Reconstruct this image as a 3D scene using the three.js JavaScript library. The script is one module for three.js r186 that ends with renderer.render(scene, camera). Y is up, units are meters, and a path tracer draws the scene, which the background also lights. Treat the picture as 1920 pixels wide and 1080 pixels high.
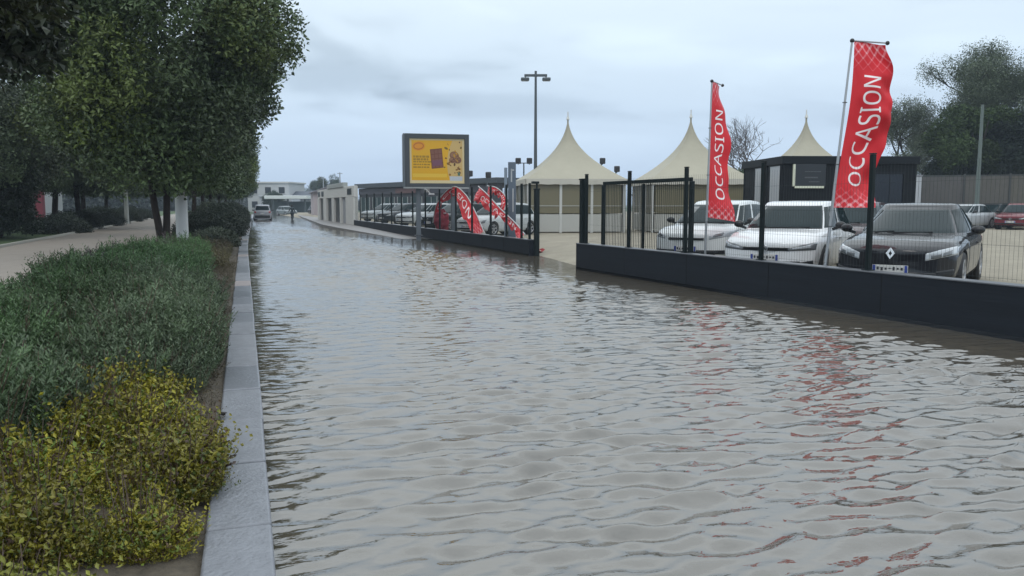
import * as THREE from 'three';
import { ImprovedNoise } from 'three/addons/math/ImprovedNoise.js';
import { mergeGeometries, toCreasedNormals } from 'three/addons/utils/BufferGeometryUtils.js';
import { RoundedBoxGeometry } from 'three/addons/geometries/RoundedBoxGeometry.js';
import { MarchingCubes } from 'three/addons/objects/MarchingCubes.js';
import { Brush, Evaluator, SUBTRACTION } from 'three-bvh-csg';

// ---------------------------------------------------------------- camera, sky, sun, exposure
const scene = new THREE.Scene();
const camera = new THREE.PerspectiveCamera(39.6, 16 / 9, 0.1, 2500);
camera.position.set(0, 1.65, 0);                       // eye level above the flood water
camera.rotation.set(THREE.MathUtils.degToRad(-5.98), THREE.MathUtils.degToRad(-18.44), 0, 'YXZ');
scene.add(camera);

const PN = new ImprovedNoise();
const clamp = THREE.MathUtils.clamp, lerp = THREE.MathUtils.lerp, smooth = THREE.MathUtils.smoothstep;
function fbm(x, y, z, oct = 5, gain = 0.5) { let a = 1, s = 0, t = 0; for (let i = 0; i < oct; i++) { s += a * PN.noise(x, y, z); t += a; a *= gain; x = x * 2.03 + 7.1; y = y * 2.03 + 3.7; z = z * 2.03 + 1.3; } return s / t; }

function makeSky() {
  const W = 2048, H = 1024, data = new Float32Array(W * H * 4);
  for (let j = 0; j < H; j++) {
    const el = ((j + 0.5) / H - 0.5) * Math.PI, y = Math.sin(el), c = Math.cos(el);
    for (let i = 0; i < W; i++) {
      const ph = ((i + 0.5) / W - 0.5) * 2 * Math.PI, x = Math.cos(ph) * c, z = Math.sin(ph) * c, o = (j * W + i) * 4;
      const h = Math.max(0, y);
      // overcast: bluish towards the horizon, whiter and brighter overhead
      const k = smooth(h, -0.06, 0.24), k2 = smooth(h, 0.1, 0.62);
      let r = lerp(lerp(0.45, 0.57, k), 0.98, k2), g = lerp(lerp(0.57, 0.69, k), 1.07, k2), b = lerp(lerp(0.74, 0.80, k), 1.14, k2);
      if (y > 0) {
        const px = x / (y + 0.13), pz = z / (y + 0.13), fade = smooth(y, 0.01, 0.16);
        const w1 = fbm(px * 0.55 + 4, pz * 0.55, 2.2, 4) * 0.9;
        const n = fbm(px * 0.62 + w1 * 0.7 + 11.3, 3.1, pz * 0.85 + w1 * 0.5 + 2.4, 6, 0.52);
        const m = fbm(px * 1.7 + 31 + w1, 8.2, pz * 2.3 + 5.5, 5, 0.55);
        const dark = smooth(n, 0.02, 0.36) * fade * 0.23 + smooth(m, 0.12, 0.5) * smooth(n, -0.15, 0.2) * fade * 0.22;
        const light = smooth(-n, 0.0, 0.4) * fade * 0.17;
        r *= 1 - dark + light; g *= 1 - dark * 0.93 + light * 0.95; b *= 1 - dark * 0.86 + light * 0.8;
      } else { const d = smooth(-y, 0, 0.2); r = lerp(r, 0.3, d); g = lerp(g, 0.32, d); b = lerp(b, 0.34, d); }
      data[o] = r; data[o + 1] = g; data[o + 2] = b; data[o + 3] = 1;
    }
  }
  const t = new THREE.DataTexture(data, W, H, THREE.RGBAFormat, THREE.FloatType);
  t.mapping = THREE.EquirectangularReflectionMapping; t.magFilter = t.minFilter = THREE.LinearFilter; t.needsUpdate = true;
  return t;
}
scene.background = makeSky();
scene.environment = scene.background;
scene.fog = new THREE.FogExp2(new THREE.Color().setRGB(0.62, 0.72, 0.85), 0.0008);   // damp air: the far end of the street pales

const sun = new THREE.DirectionalLight(new THREE.Color().setRGB(1, 0.96, 0.9), 0.55);
sun.position.set(-30, 75, 25); sun.target.position.set(5, 0, -20);
sun.castShadow = true; sun.shadow.radius = 30; sun.shadow.mapSize.set(2048, 2048);
Object.assign(sun.shadow.camera, { left: -90, right: 90, top: 90, bottom: -90, near: 1, far: 260 });
scene.add(sun, sun.target);

const renderer = new THREE.WebGLRenderer({ antialias: true });
renderer.toneMapping = THREE.LinearToneMapping;
renderer.toneMappingExposure = 1.25;
renderer.shadowMap.enabled = true;

// ---------------------------------------------------------------- helpers
function rng(seed) { return () => { seed = (seed + 0x6d2b79f5) | 0; let t = Math.imul(seed ^ (seed >>> 15), 1 | seed); t = (t + Math.imul(t ^ (t >>> 7), 61 | t)) ^ t; return ((t ^ (t >>> 14)) >>> 0) / 4294967296; }; }
const V = (x, y, z) => new THREE.Vector3(x, y, z);
const UP = V(0, 1, 0);
const PSI = THREE.MathUtils.degToRad(18.44);
const rgb = (r, g, b) => new THREE.Color().setRGB(r, g, b);
const mat = (r, g, b, rough = 0.8, extra = {}) => new THREE.MeshStandardMaterial({ color: rgb(r, g, b), roughness: rough, ...extra });
const phys = (r, g, b, rough, extra = {}) => new THREE.MeshPhysicalMaterial({ color: rgb(r, g, b), roughness: rough, ...extra });
const taken = {};
function numbered(n) { const k = (taken[n] = (taken[n] ?? -1) + 1); return k ? n + '_' + String(k).padStart(3, '0') : n; }
function shade(o) { o.traverse((m) => { if (m.isMesh) { m.castShadow = true; m.receiveShadow = true; } }); return o; }
function tag(o, label, category, group, kind) { if (label) o.userData.label = label; if (category) o.userData.category = category; if (group) o.userData.group = group; if (kind) o.userData.kind = kind; return o; }
function thing(name, label, category, pos = [0, 0, 0], turn = 0, group) {
  const o = new THREE.Group(); o.name = numbered(name); o.position.set(...pos); o.rotation.y = turn; scene.add(o);
  return tag(o, label, category, group);
}
function part(name, geo, m, parent, label) {
  const list = Array.isArray(geo) ? geo : [geo];
  const g = list.length > 1 ? mergeGeometries(list.map(clean)) : list[0];
  const o = new THREE.Mesh(g, m); o.name = parent === scene ? numbered(name) : name; parent.add(o); o.castShadow = o.receiveShadow = true;
  if (label) o.userData.label = label;
  return o;
}
function clean(g) { let r = g.index ? g.toNonIndexed() : g; if (!r.attributes.normal) r.computeVertexNormals(); for (const k of Object.keys(r.attributes)) if (!['position', 'normal', 'uv'].includes(k)) r.deleteAttribute(k); if (!r.attributes.uv) r.setAttribute('uv', new THREE.BufferAttribute(new Float32Array(r.attributes.position.count * 2), 2)); return r; }
function structure(name, geo, m) { const o = part(name, geo, m, scene); o.userData.kind = 'structure'; return o; }
function copy(root, pos, turn, label, group) { const c = root.clone(); c.name = numbered(root.name.replace(/_\d{3}$/, '')); c.userData = { ...root.userData }; scene.add(c); if (pos) c.position.set(...pos); if (turn !== undefined) c.rotation.y = turn; if (label) c.userData.label = label; if (group) c.userData.group = group; return c; }
const box = (w, h, d, x = 0, y = 0, z = 0) => new THREE.BoxGeometry(w, h, d).translate(x, y, z);
const rbox = (w, h, d, x = 0, y = 0, z = 0, r = 0.02, s = 2) => new RoundedBoxGeometry(w, h, d, s, Math.min(r, w / 2.01, h / 2.01, d / 2.01)).translate(x, y, z);
function bar(a, b, w, h = w, r = 0) {                 // a box (or cylinder when h === 0) from a to b
  const d = b.clone().sub(a), L = d.length(), q = new THREE.Quaternion();
  const g = h === 0 ? new THREE.CylinderGeometry(r || w, w, L, 10).rotateX(Math.PI / 2) : new THREE.BoxGeometry(w, h, L);
  const m = new THREE.Matrix4().lookAt(b, a, Math.abs(d.y / L) > 0.99 ? V(1, 0, 0) : UP); q.setFromRotationMatrix(m);
  return g.applyQuaternion(q).translate((a.x + b.x) / 2, (a.y + b.y) / 2, (a.z + b.z) / 2);
}
const cyl = (a, b, r0, r1 = r0, n = 10) => { const d = b.clone().sub(a), L = d.length(); return new THREE.CylinderGeometry(r1, r0, L, n, 1).translate(0, L / 2, 0).applyQuaternion(new THREE.Quaternion().setFromUnitVectors(UP, d.divideScalar(L))).translate(a.x, a.y, a.z); };
function sheet(fn, nu, nv, uvScale = 1) {              // parametric surface, u and v in 0..1
  const p = new Float32Array((nu + 1) * (nv + 1) * 3), uv = new Float32Array((nu + 1) * (nv + 1) * 2), idx = [];
  let k = 0;
  for (let j = 0; j <= nv; j++) for (let i = 0; i <= nu; i++, k++) { const q = fn(i / nu, j / nv); p[k * 3] = q.x; p[k * 3 + 1] = q.y; p[k * 3 + 2] = q.z; uv[k * 2] = (q.u ?? i / nu) * uvScale; uv[k * 2 + 1] = (q.v ?? j / nv) * uvScale; }
  for (let j = 0; j < nv; j++) for (let i = 0; i < nu; i++) { const a = j * (nu + 1) + i, b = a + 1, c = a + nu + 1, d = c + 1; idx.push(a, b, c, b, d, c); }
  const g = new THREE.BufferGeometry(); g.setAttribute('position', new THREE.BufferAttribute(p, 3)); g.setAttribute('uv', new THREE.BufferAttribute(uv, 2)); g.setIndex(idx); g.computeVertexNormals();
  return g;
}
function tex(size, fn, srgb = false, rep = 1) {        // tileable by construction when fn is
  const d = new Uint8Array(size * size * 4);
  for (let y = 0; y < size; y++) for (let x = 0; x < size; x++) { const c = fn(x / size, y / size), o = (y * size + x) * 4; if (typeof c === 'number') d[o] = d[o + 1] = d[o + 2] = clamp(c, 0, 1) * 255; else { d[o] = clamp(c[0], 0, 1) * 255; d[o + 1] = clamp(c[1], 0, 1) * 255; d[o + 2] = clamp(c[2], 0, 1) * 255; } d[o + 3] = 255; }
  const t = new THREE.DataTexture(d, size, size); t.wrapS = t.wrapT = THREE.RepeatWrapping; t.magFilter = THREE.LinearFilter; t.minFilter = THREE.LinearFilter; t.repeat.set(rep, rep); if (srgb) t.colorSpace = THREE.SRGBColorSpace; t.needsUpdate = true;
  return t;
}
const TAU = Math.PI * 2;
function tnoise(u, v, f, oct = 4, seed = 0) {          // tiling noise: a torus in noise space, octave by octave
  let s = 0, a = 1, t = 0;
  for (let i = 0; i < oct; i++) { const F = f * 2 ** i; const x = u * F, y = v * F, wx = u, wy = v; const n = (dx, dy) => PN.noise(x - dx * F + seed, y - dy * F + seed * 1.7, i * 9.1 + seed); s += a * ((n(0, 0) * (1 - wx) + n(1, 0) * wx) * (1 - wy) + (n(0, 1) * (1 - wx) + n(1, 1) * wx) * wy); t += a; a *= 0.55; }
  return s / t;
}
const grain = (base, amt, f, seed, size = 512) => tex(size, (u, v) => { const n = tnoise(u, v, f, 5, seed), m = tnoise(u, v, 3, 3, seed + 5), k = 1 + amt * (n * 1.4 + m * 0.9); return base.map((c) => Math.pow(clamp(c * k, 0, 1), 1 / 2.2)); }, true);
const bumpTex = (f, seed, size = 512) => tex(size, (u, v) => 0.5 + tnoise(u, v, f, 5, seed) * 0.7);

// leaves: each cluster is a little bunch of folded leaves
function leafBunch(n, R, L, Wd, seed, upBias = 0) {
  const r = rng(seed), pos = [], nor = [];
  for (let i = 0; i < n; i++) {
    const d = V(r() * 2 - 1, r() * 2 - 1, r() * 2 - 1).normalize(), c = d.clone().multiplyScalar(R * Math.cbrt(r()));
    const ax = d.clone().lerp(V(r() * 2 - 1, r() * 2 - 1 + upBias, r() * 2 - 1), 0.6).normalize(), sd = ax.clone().cross(V(r() * 2 - 1, r() * 2 - 1, r() * 2 - 1)).normalize(), nn = sd.clone().cross(ax).normalize();
    const l = L * (0.7 + r() * 0.6), w = Wd * (0.7 + r() * 0.6), A = c, B = c.clone().addScaledVector(ax, l), M = c.clone().addScaledVector(ax, l * 0.45);
    const P = M.clone().addScaledVector(sd, w / 2).addScaledVector(nn, w * 0.2), Q = M.clone().addScaledVector(sd, -w / 2).addScaledVector(nn, w * 0.2);
    for (const t of [[A, P, B], [A, B, Q]]) { const N = t[1].clone().sub(t[0]).cross(t[2].clone().sub(t[0])).normalize(); for (const q of t) { pos.push(q.x, q.y, q.z); nor.push(N.x, N.y, N.z); } }
  }
  const g = new THREE.BufferGeometry(); g.setAttribute('position', new THREE.Float32BufferAttribute(pos, 3)); g.setAttribute('normal', new THREE.Float32BufferAttribute(nor, 3));
  return g;
}
function scatter(name, geo, m, list, parent, kind) {   // list of [position, quaternion|null, scale, color]
  const im = new THREE.InstancedMesh(geo, m, list.length), M = new THREE.Matrix4(), q0 = new THREE.Quaternion();
  list.forEach(([p, q, s, c], i) => { M.compose(p, q ?? q0, typeof s === 'number' ? V(s, s, s) : s); im.setMatrixAt(i, M); im.setColorAt(i, c); });
  im.name = parent === scene ? numbered(name) : name; im.castShadow = im.receiveShadow = true; if (kind) im.userData.kind = kind; parent.add(im);
  return im;
}
const randQ = (r) => new THREE.Quaternion().setFromEuler(new THREE.Euler(r() * TAU, r() * TAU, r() * TAU));

// ---------------------------------------------------------------- the setting: kerb line, water, ground
const bend = (z) => { const s = Math.max(0, -z - 28); return 0.0145 * (s - 9 * (1 - Math.exp(-s / 9))); };   // the street turns gently right far away
const W1A = V(7.98, 0, -18.78), W1D = V(0.0734, 0, 0.9973);                          // near wall: far end, and direction towards the camera
const W2A = V(8.62, 0, -24.13), W2D = V(-0.0341, 0, -0.9994);                        // far wall: near end, and direction away

// flood water: real waves, finest near the kerb
{
  const r = rng(77), comps = [];
  for (let i = 0; i < 60; i++) {
    const lam = 0.11 * Math.pow(0.42 / 0.11, r()), th = (r() + r() + r() - 1.5) * 0.62 + 0.06, k = TAU / lam;
    comps.push([k * Math.sin(th), k * Math.cos(th), r() * TAU, 0.0034 * Math.pow(lam / 0.4, 1.0)]);
  }
  const wave = (x, z) => {
    const wx = x + 0.03 * PN.noise(x * 1.3, 5, z * 1.3), wz = z + 0.05 * PN.noise(x * 1.1, 9, z * 1.1);
    let h = 0; for (const [a, b, p, A] of comps) { const s = Math.sin(a * wx + b * wz + p); h += A * (s + 0.35 * (s * Math.abs(s)) * (s > 0 ? 1 : 0.2)); }
    const patch = 0.5 + 0.8 * smooth(fbm(x * 0.22, 1.5, z * 0.16, 3), -0.32, 0.36);
    const kerb = lerp(0.7, 1, smooth(x - bend(z), 0.1, 2.0)), wall = lerp(0.12, 1, smooth((W1A.x + (z - W1A.z) * 0.0736) - x, 0.4, 2.3));
    const near = lerp(0.72, 1.12, smooth(x, 0.4, 4.5)) * (1 + 0.3 * smooth(x, 2, 6) * smooth(z, -14, -5));
    return h * patch * kerb * wall * near;
  };
  const zs = []; let z = 3; while (z > -98) { zs.push(z); z -= z > -1.5 ? 0.12 : clamp(0.0024 * -z + 0.008, 0.014, 0.3); } zs.push(-98);
  const NX = 230, X0 = 0.0, X1 = 10.6;
  const g = sheet((u, v) => { const zz = zs[Math.round(v * (zs.length - 1))], b = bend(zz), x = lerp(X0 + b, X1 + b * 0.35, u); const fade = 1 - smooth(-zz, 80, 97); return { x, y: wave(x, zz) * fade, z: zz, u: x, v: zz }; }, NX, zs.length - 1);
  const bump = tex(512, (u, v) => 0.5 + tnoise(u, v, 9, 4, 3.3) * 0.9);
  bump.repeat.set(0.7, 1.35);
  const wm = phys(0.085, 0.074, 0.057, 0.07, { ior: 2.3, bumpMap: bump, bumpScale: 0.0055 });
  structure('water', g, wm);
  structure('water', sheet((u, v) => { const zz = lerp(-98, -300, v), b = bend(zz); return { x: lerp(-0.2 + b, 11.6 + b * 0.35 + v * 12, u), y: -0.004 + 0.002 * v, z: zz, u: u * 20, v: v * 100 }; }, 4, 40), wm);
  // water that has crept into the yard entrance
}

// ground: one far sheet, the planted side on the left, the dealer's yard on the right
const soilMat = new THREE.MeshStandardMaterial({ map: grain([0.085, 0.07, 0.05], 0.8, 24, 2.1), bumpMap: bumpTex(30, 4.4), bumpScale: 0.03, roughness: 0.95 });
const pathMat = new THREE.MeshStandardMaterial({ map: grain([0.26, 0.225, 0.19], 0.28, 20, 6.1), bumpMap: bumpTex(60, 1.4), bumpScale: 0.006, roughness: 0.62 });
const gravelMat = new THREE.MeshStandardMaterial({ map: grain([0.285, 0.255, 0.195], 0.4, 40, 8.1), bumpMap: bumpTex(70, 3.9), bumpScale: 0.012, roughness: 0.85 });
const lawnMat = new THREE.MeshStandardMaterial({ map: grain([0.05, 0.085, 0.025], 0.7, 30, 12.1), bumpMap: bumpTex(70, 7.9), bumpScale: 0.03, roughness: 0.95 });
const concreteMat = new THREE.MeshStandardMaterial({ map: grain([0.33, 0.32, 0.31], 0.22, 18, 15.1), bumpMap: bumpTex(50, 2.9), bumpScale: 0.004, roughness: 0.6 });
structure('ground', sheet((u, v) => ({ x: lerp(-900, 900, u), y: -0.5, z: lerp(120, -1800, v), u: u * 600, v: v * 600 }), 8, 8), lawnMat);
const soilY = (x, z) => 0.11 + 0.05 * fbm(x * 0.8, 3, z * 0.8, 3) + 0.08 * smooth(-x, 0.3, 1.6);
structure('planting_soil', sheet((u, v) => { const z = lerp(3, -130, Math.pow(v, 1.6)), b = bend(z), x = lerp(-3.2, -0.21 + b, u); return { x, y: soilY(x, z) - (u > 0.97 ? 0.03 : 0), z, u: x * 0.7, v: z * 0.7 }; }, 26, 220), soilMat);
structure('footpath', sheet((u, v) => { const z = lerp(3, -130, v), x = lerp(-7.8, -3.1, u) - 0.018 * Math.max(0, -z - 30); return { x, y: 0.2 + 0.006 * fbm(x, 2, z * 0.6, 3), z, u: x * 0.5, v: z * 0.5 }; }, 10, 120), pathMat);
structure('lawn', sheet((u, v) => { const z = lerp(10, -420, v * v), x = lerp(-160, -7.75 - 0.018 * Math.max(0, -z - 30), Math.pow(u, 0.35)); return { x, y: 0.17 + 0.05 * fbm(x * 0.3, 1, z * 0.3, 3) * smooth(-x, 8, 10), z, u: x * 0.6, v: z * 0.6 }; }, 40, 160), lawnMat);
const wallX = (z) => z > -19 ? W1A.x + (z - W1A.z) * 0.0736 : z > -24.1 ? 8.0 + (-19 - z) * 0.12 : W2A.x + (z + 24.13) * 0.0341;
const yardY = (x, z) => { const d = x - wallX(z); return 0.25 * smooth(d, -0.15, 2.6) + (d < 2.6 ? -0.035 * (1 - smooth(d, -0.1, 1.2)) : 0) + 0.012 * fbm(x * 0.5, 4, z * 0.5, 3); };
structure('yard_ground', sheet((u, v) => { const z = lerp(8, -140, Math.pow(v, 1.25)), x = wallX(z) + 0.04 + 90 * Math.pow(u, 2.2); return { x, y: yardY(x, z), z, u: x * 0.45, v: z * 0.45 }; }, 70, 220), gravelMat);

// kerb of separate stones
{
  const k = new THREE.Group(); k.name = 'kerb'; k.userData.kind = 'structure'; scene.add(k);
  const kerbMap = grain([0.235, 0.235, 0.24], 0.3, 14, 17.7), r = rng(5), mats = [0, 1, 2, 3].map((i) => new THREE.MeshStandardMaterial({ map: kerbMap, bumpMap: concreteMat.bumpMap, bumpScale: 0.006, color: rgb(0.80 + i * 0.06, 0.85 + i * 0.055, 0.94 + i * 0.05), roughness: 0.28 + i * 0.09 }));
  mats.push(new THREE.MeshStandardMaterial({ map: concreteMat.map, color: rgb(1.0, 0.9, 0.9), roughness: 0.5 }));
  const geos = [0, 1].map((i) => { const g = new RoundedBoxGeometry(0.30, 0.5, 0.98, 2, 0.016); const uv = g.attributes.uv, p = g.attributes.position; for (let j = 0; j < p.count; j++) uv.setXY(j, p.getX(j) * 0.8 + i * 0.4, p.getZ(j) * 0.8 + i * 0.3); return g; });
  for (let i = 0; i < 66; i++) { const z = 1.6 - i, o = new THREE.Mesh(geos[i % 2], mats[Math.floor(r() * 4.6)]); o.name = i ? 'kerbstone_' + String(i).padStart(3, '0') : 'kerbstone'; o.position.set(-0.07 + bend(z) + (r() - 0.5) * 0.008, -0.13 + (r() - 0.5) * 0.01, z); o.rotation.y = Math.atan2(bend(z - 0.5) - bend(z + 0.5), 1) * -1 + (r() - 0.5) * 0.004; o.castShadow = o.receiveShadow = true; k.add(o); }
  const rest = []; for (let i = 66; i < 130; i++) { const z = 1.6 - i; rest.push(box(0.30, 0.5, 0.985, -0.07 + bend(z), -0.13, z)); }
  part('kerbstones', rest, mats[1], k).userData.kind = 'stuff';
}
// edging along the far side of the path
structure('path_edging', sheet((u, v) => { const z = lerp(-6, -130, v), a = [[-0.1, 0.16], [-0.1, 0.285], [0.02, 0.285], [0.02, 0.16]][Math.round(u * 3)]; return { x: -7.78 - 0.018 * Math.max(0, -z - 30) + a[0], y: a[1], z, u: u, v: z }; }, 3, 80), mat(0.36, 0.35, 0.31, 0.8));
// pavement along the far wall, rising out of the water
structure('pavement', sheet((u, v) => {
  const z = lerp(-29, -112, v), t = smooth(-z, 30, 62), inner = z > -58.7 ? W2A.x + (z + 24.13) * 0.0341 - 0.05 : 7.4 + (z + 58.7) * -0.02, outer = lerp(7.35, 5.45, smooth(-z, 31, 62)) + (z < -62 ? (-z - 62) * 0.028 : 0), top = lerp(-0.03, 0.17, t);
  const k = Math.round(u * 4); const x = k === 0 ? outer : k === 1 ? outer + 0.015 : lerp(outer + 0.03, inner, (k - 2) / 2); return { x, y: k === 0 ? -0.3 : k === 1 ? top - 0.015 : top, z, u: x * 0.6, v: z * 0.6 };
}, 4, 90), new THREE.MeshStandardMaterial({ map: concreteMat.map, color: rgb(0.62, 0.6, 0.6), bumpMap: concreteMat.bumpMap, bumpScale: 0.005, roughness: 0.45 }));
// soaked ramp slab in the gap between the two walls is the yard ground itself

// ---------------------------------------------------------------- low walls with mesh fence
const wallMat = new THREE.MeshPhysicalMaterial({ map: grain([0.0075, 0.011, 0.017], 0.5, 10, 21.1), bumpMap: bumpTex(26, 5.9), bumpScale: 0.003, roughness: 0.6, specularIntensity: 0.5 });
const copeMat = new THREE.MeshStandardMaterial({ map: grain([0.11, 0.12, 0.135], 0.25, 14, 23.1), roughness: 0.32 });
const postMat = phys(0.006, 0.012, 0.013, 0.45, { specularIntensity: 0.5 });
const wireMat = phys(0.03, 0.04, 0.04, 0.6);
const wetMat = phys(0.006, 0.008, 0.011, 0.12), jointMat = mat(0.003, 0.004, 0.005, 0.9);
function wallRun(name, label, A, D, len, h) {
  const t = thing(name, label, 'wall', [A.x, 0, A.z], Math.atan2(D.x, D.z));
  part('wall_body', new THREE.BoxGeometry(0.22, h + 0.4, len, 1, 4, 40).translate(0.11 * Math.sign(D.z), (h - 0.4) / 2, len / 2), wallMat, t);
  const sd = Math.sign(D.z);
  part('wet_band', box(0.012, 0.26, len - 0.02, -0.003 * sd, -0.07, len / 2), wetMat, t);
  for (let z = 2.4; z < len - 0.5; z += 2.4) part('wall_joint', box(0.006, h - 0.075, 0.012, -0.001 * sd, 0.065 + (h - 0.075) / 2, z), jointMat, t);
  part('coping', rbox(0.245, 0.022, len, 0.11 * Math.sign(D.z), h + 0.012, len / 2, 0.008), copeMat, t);
  return t;
}
wallRun('low_wall', 'long low black wall standing in the flood water before the three nearest parked cars', W1A, W1D, 24, 0.65);
wallRun('low_wall', 'low black wall on the far side of the entrance gap, under the billboard', W2A, W2D, 34.5, 0.5);

function meshPanel(len, y0, y1) {                     // welded mesh, merged
  const g = [], nv = Math.round(len / 0.06);
  for (let i = 0; i <= nv; i++) g.push(new THREE.BoxGeometry(0.002, y1 - y0, 0.002).translate(0, (y0 + y1) / 2, (i / nv) * len));
  for (let y = y0 + 0.03; y < y1; y += 0.41) { g.push(box(0.003, 0.003, len, 0.006, y, len / 2)); }
  return g;
}
// each post stands for itself (posts and the panel behind it belong to one fence)
function fence(label, A, D, h, tops, stations) {
  const side = Math.sign(D.z), t = thing('mesh_fence', label, 'fence', [A.x, 0, A.z], Math.atan2(D.x, D.z));
  stations.forEach((s, i) => {
    const p = part('post', rbox(0.07, tops - h, 0.07, 0.11 * side, h + (tops - h) / 2 + 0.024, s, 0.01), postMat, t);
    part('post_cap', rbox(0.08, 0.02, 0.08, 0.11 * side, tops + 0.036, s, 0.008), postMat, p);
    part('base_plate', box(0.12, 0.012, 0.14, 0.11 * side, h + 0.03, s), postMat, p);
    if (i + 1 < stations.length) { const L = stations[i + 1] - s - 0.08; part('mesh_panel', meshPanel(L, h + 0.05, tops - 0.12).map((g) => g.translate(0.11 * side, 0, s + 0.04)), wireMat, t); }
  });
  return t;
}
fence('dark green welded mesh fence on the near black wall before the cars', W1A, W1D, 0.65, 2.35, [0.33, 2.39, 4.58, 6.87, 9.24, 11.75, 14.2, 16.7, 19.2]);
fence('dark mesh fence on the far black wall, the fallen red flags behind it', W2A, W2D, 0.5, 2.28, [0.23, 0.95, 2.41, 4.1, 6.38, 8.62, 11.2, 13.8, 16.4, 19, 21.6, 24.2, 26.8, 29.4, 32, 34.3]);
{ // stouter end post at the yard entrance
  const t = thing('gate_post', 'thick dark green gate post at the right end of the far wall', 'gate post', [W2A.x + 0.2, 0.0, W2A.z + 0.16]);
  part('post', rbox(0.15, 2.1, 0.15, 0, 1.05, 0, 0.015), postMat, t); part('post_cap', rbox(0.18, 0.05, 0.18, 0, 2.125, 0, 0.015), postMat, t);
  part('bracket', rbox(0.24, 0.08, 0.12, -0.05, 2.33, 0, 0.015), postMat, t); part('bracket_stem', box(0.05, 0.15, 0.05, 0, 2.22, 0), postMat, t);
  const u = thing('gate_post', 'thick dark gate post at the left end of the near wall', 'gate post', [W1A.x + 0.14, 0.0, W1A.z + 0.12]);
  part('post', rbox(0.16, 2.25, 0.16, 0, 1.125, 0, 0.015), postMat, u); part('post_cap', rbox(0.19, 0.04, 0.19, 0, 2.27, 0, 0.012), postMat, u);
}
{ // sliding gate parked behind the near wall
  const t = thing('sliding_gate', 'dark framed sliding gate with thin bars, slid open behind the near wall', 'gate', [W1A.x + 0.42, 0.3, W1A.z], Math.atan2(W1D.x, W1D.z)), L0 = 0.62, L1 = 4.3;
  part('top_rail', rbox(0.06, 0.08, L1 - L0, 0, 1.86, (L0 + L1) / 2, 0.01), postMat, t);
  part('bottom_rail', rbox(0.07, 0.12, L1 - L0, 0, 0.1, (L0 + L1) / 2, 0.01), postMat, t);
  for (const s of [L0, L1]) part('gate_stile', rbox(0.065, 1.72, 0.12, 0, 0.96, s, 0.01), postMat, t);
  part('gate_stile', rbox(0.06, 1.66, 0.06, 0, 0.98, (L0 + L1) / 2, 0.01), postMat, t);
  for (let s = L0 + 0.16; s < L1 - 0.08; s += 0.075) part('baluster', box(0.008, 1.68, 0.008, 0, 0.98, s), postMat, t);
}

// ---------------------------------------------------------------- pagoda tents
const canvasMat = new THREE.MeshPhysicalMaterial({ map: grain([0.385, 0.36, 0.28], 0.08, 6, 31.1), roughness: 0.7, bumpMap: bumpTex(10, 31.9, 256), bumpScale: 0.02, side: THREE.DoubleSide });
const valanceMat = mat(0.5, 0.48, 0.42, 0.7, { side: THREE.DoubleSide }), aluMat = mat(0.55, 0.55, 0.52, 0.4, { metalness: 0.3 });
const pvcMat = phys(0.165, 0.148, 0.09, 0.35), panelMat = mat(0.42, 0.42, 0.39, 0.6);
function pagoda(label, pos, turn, S, eave, peak) {
  const t = thing('pagoda_tent', label, 'tent', pos, turn, null), hh = S / 2 + 0.06;
  const prof = (k) => hh * (0.17 * (1 - k) + 0.83 * Math.pow(1 - k, 2.35));
  for (let f = 0; f < 4; f++) {
    const a = f * Math.PI / 2, c = Math.cos(a), s = Math.sin(a);
    const g = sheet((u, v) => { const w = Math.max(prof(v), 0.035), y = eave + (peak - eave) * v, sag = -0.09 * Math.sin(u * Math.PI) * Math.sin(v * Math.PI); const x = (u * 2 - 1) * w, z = w + sag; return { x: x * c + z * s, y, z: -x * s + z * c, u: x * 0.4, v: y * 0.4 + f * 0.3 }; }, 12, 26);
    part('roof_panel', g, canvasMat, t);
    part('valance', sheet((u, v) => { const x = (u * 2 - 1) * hh, z = hh + 0.02 + 0.006 * Math.sin(u * 60); return { x: x * c + z * s, y: eave + 0.01 - 0.26 * v - 0.02 * v * Math.abs(Math.sin(u * 22)), z: -x * s + z * c }; }, 60, 2), valanceMat, t);
    part('corner_post', rbox(0.11, eave - 0.02, 0.11, (S / 2 - 0.06) * (c + s), (eave - 0.02) / 2, (S / 2 - 0.06) * (c - s), 0.01), aluMat, t);
  }
  part('finial', new THREE.LatheGeometry([[0.0, 0.42], [0.03, 0.38], [0.03, 0.2], [0.06, 0.12], [0.09, 0]].map(([x, y]) => new THREE.Vector2(x, y)), 12).translate(0, peak - 0.03, 0), aluMat, t);
  // side walls: lower white panels, clear plastic windows above, mullions between
  for (let f = 0; f < 4; f++) {
    const R = (g) => g.rotateY(f * Math.PI / 2), z = S / 2 - 0.1;
    for (let k = 0; k < 3; k++) {
      const w = (S - 0.24) / 3, x = -S / 2 + 0.12 + w * (k + 0.5);
      const b = part('side_panel', R(rbox(w - 0.1, 0.86, 0.03, x, 0.48, z, 0.008)), panelMat, t);
      const win = part('window', R(rbox(w - 0.12, eave - 1.18, 0.02, x, 0.95 + (eave - 1.18) / 2, z - 0.015, 0.005)), pvcMat, t);
      part('window_rail', R(box(w - 0.1, 0.035, 0.04, x, 1.32, z)), panelMat, win);
      if (k) part('mullion', R(rbox(0.13, eave - 0.12, 0.06, x - w / 2, (eave - 0.12) / 2, z + 0.004, 0.008)), aluMat, t);
    }
  }
  return t;
}
pagoda('cream pagoda tent with pointed roof, leftmost, beside the tall double lamp', [15.95, 0.25, -38.75], -PSI + 0.12, 4.9, 2.62, 5.75);
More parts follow.
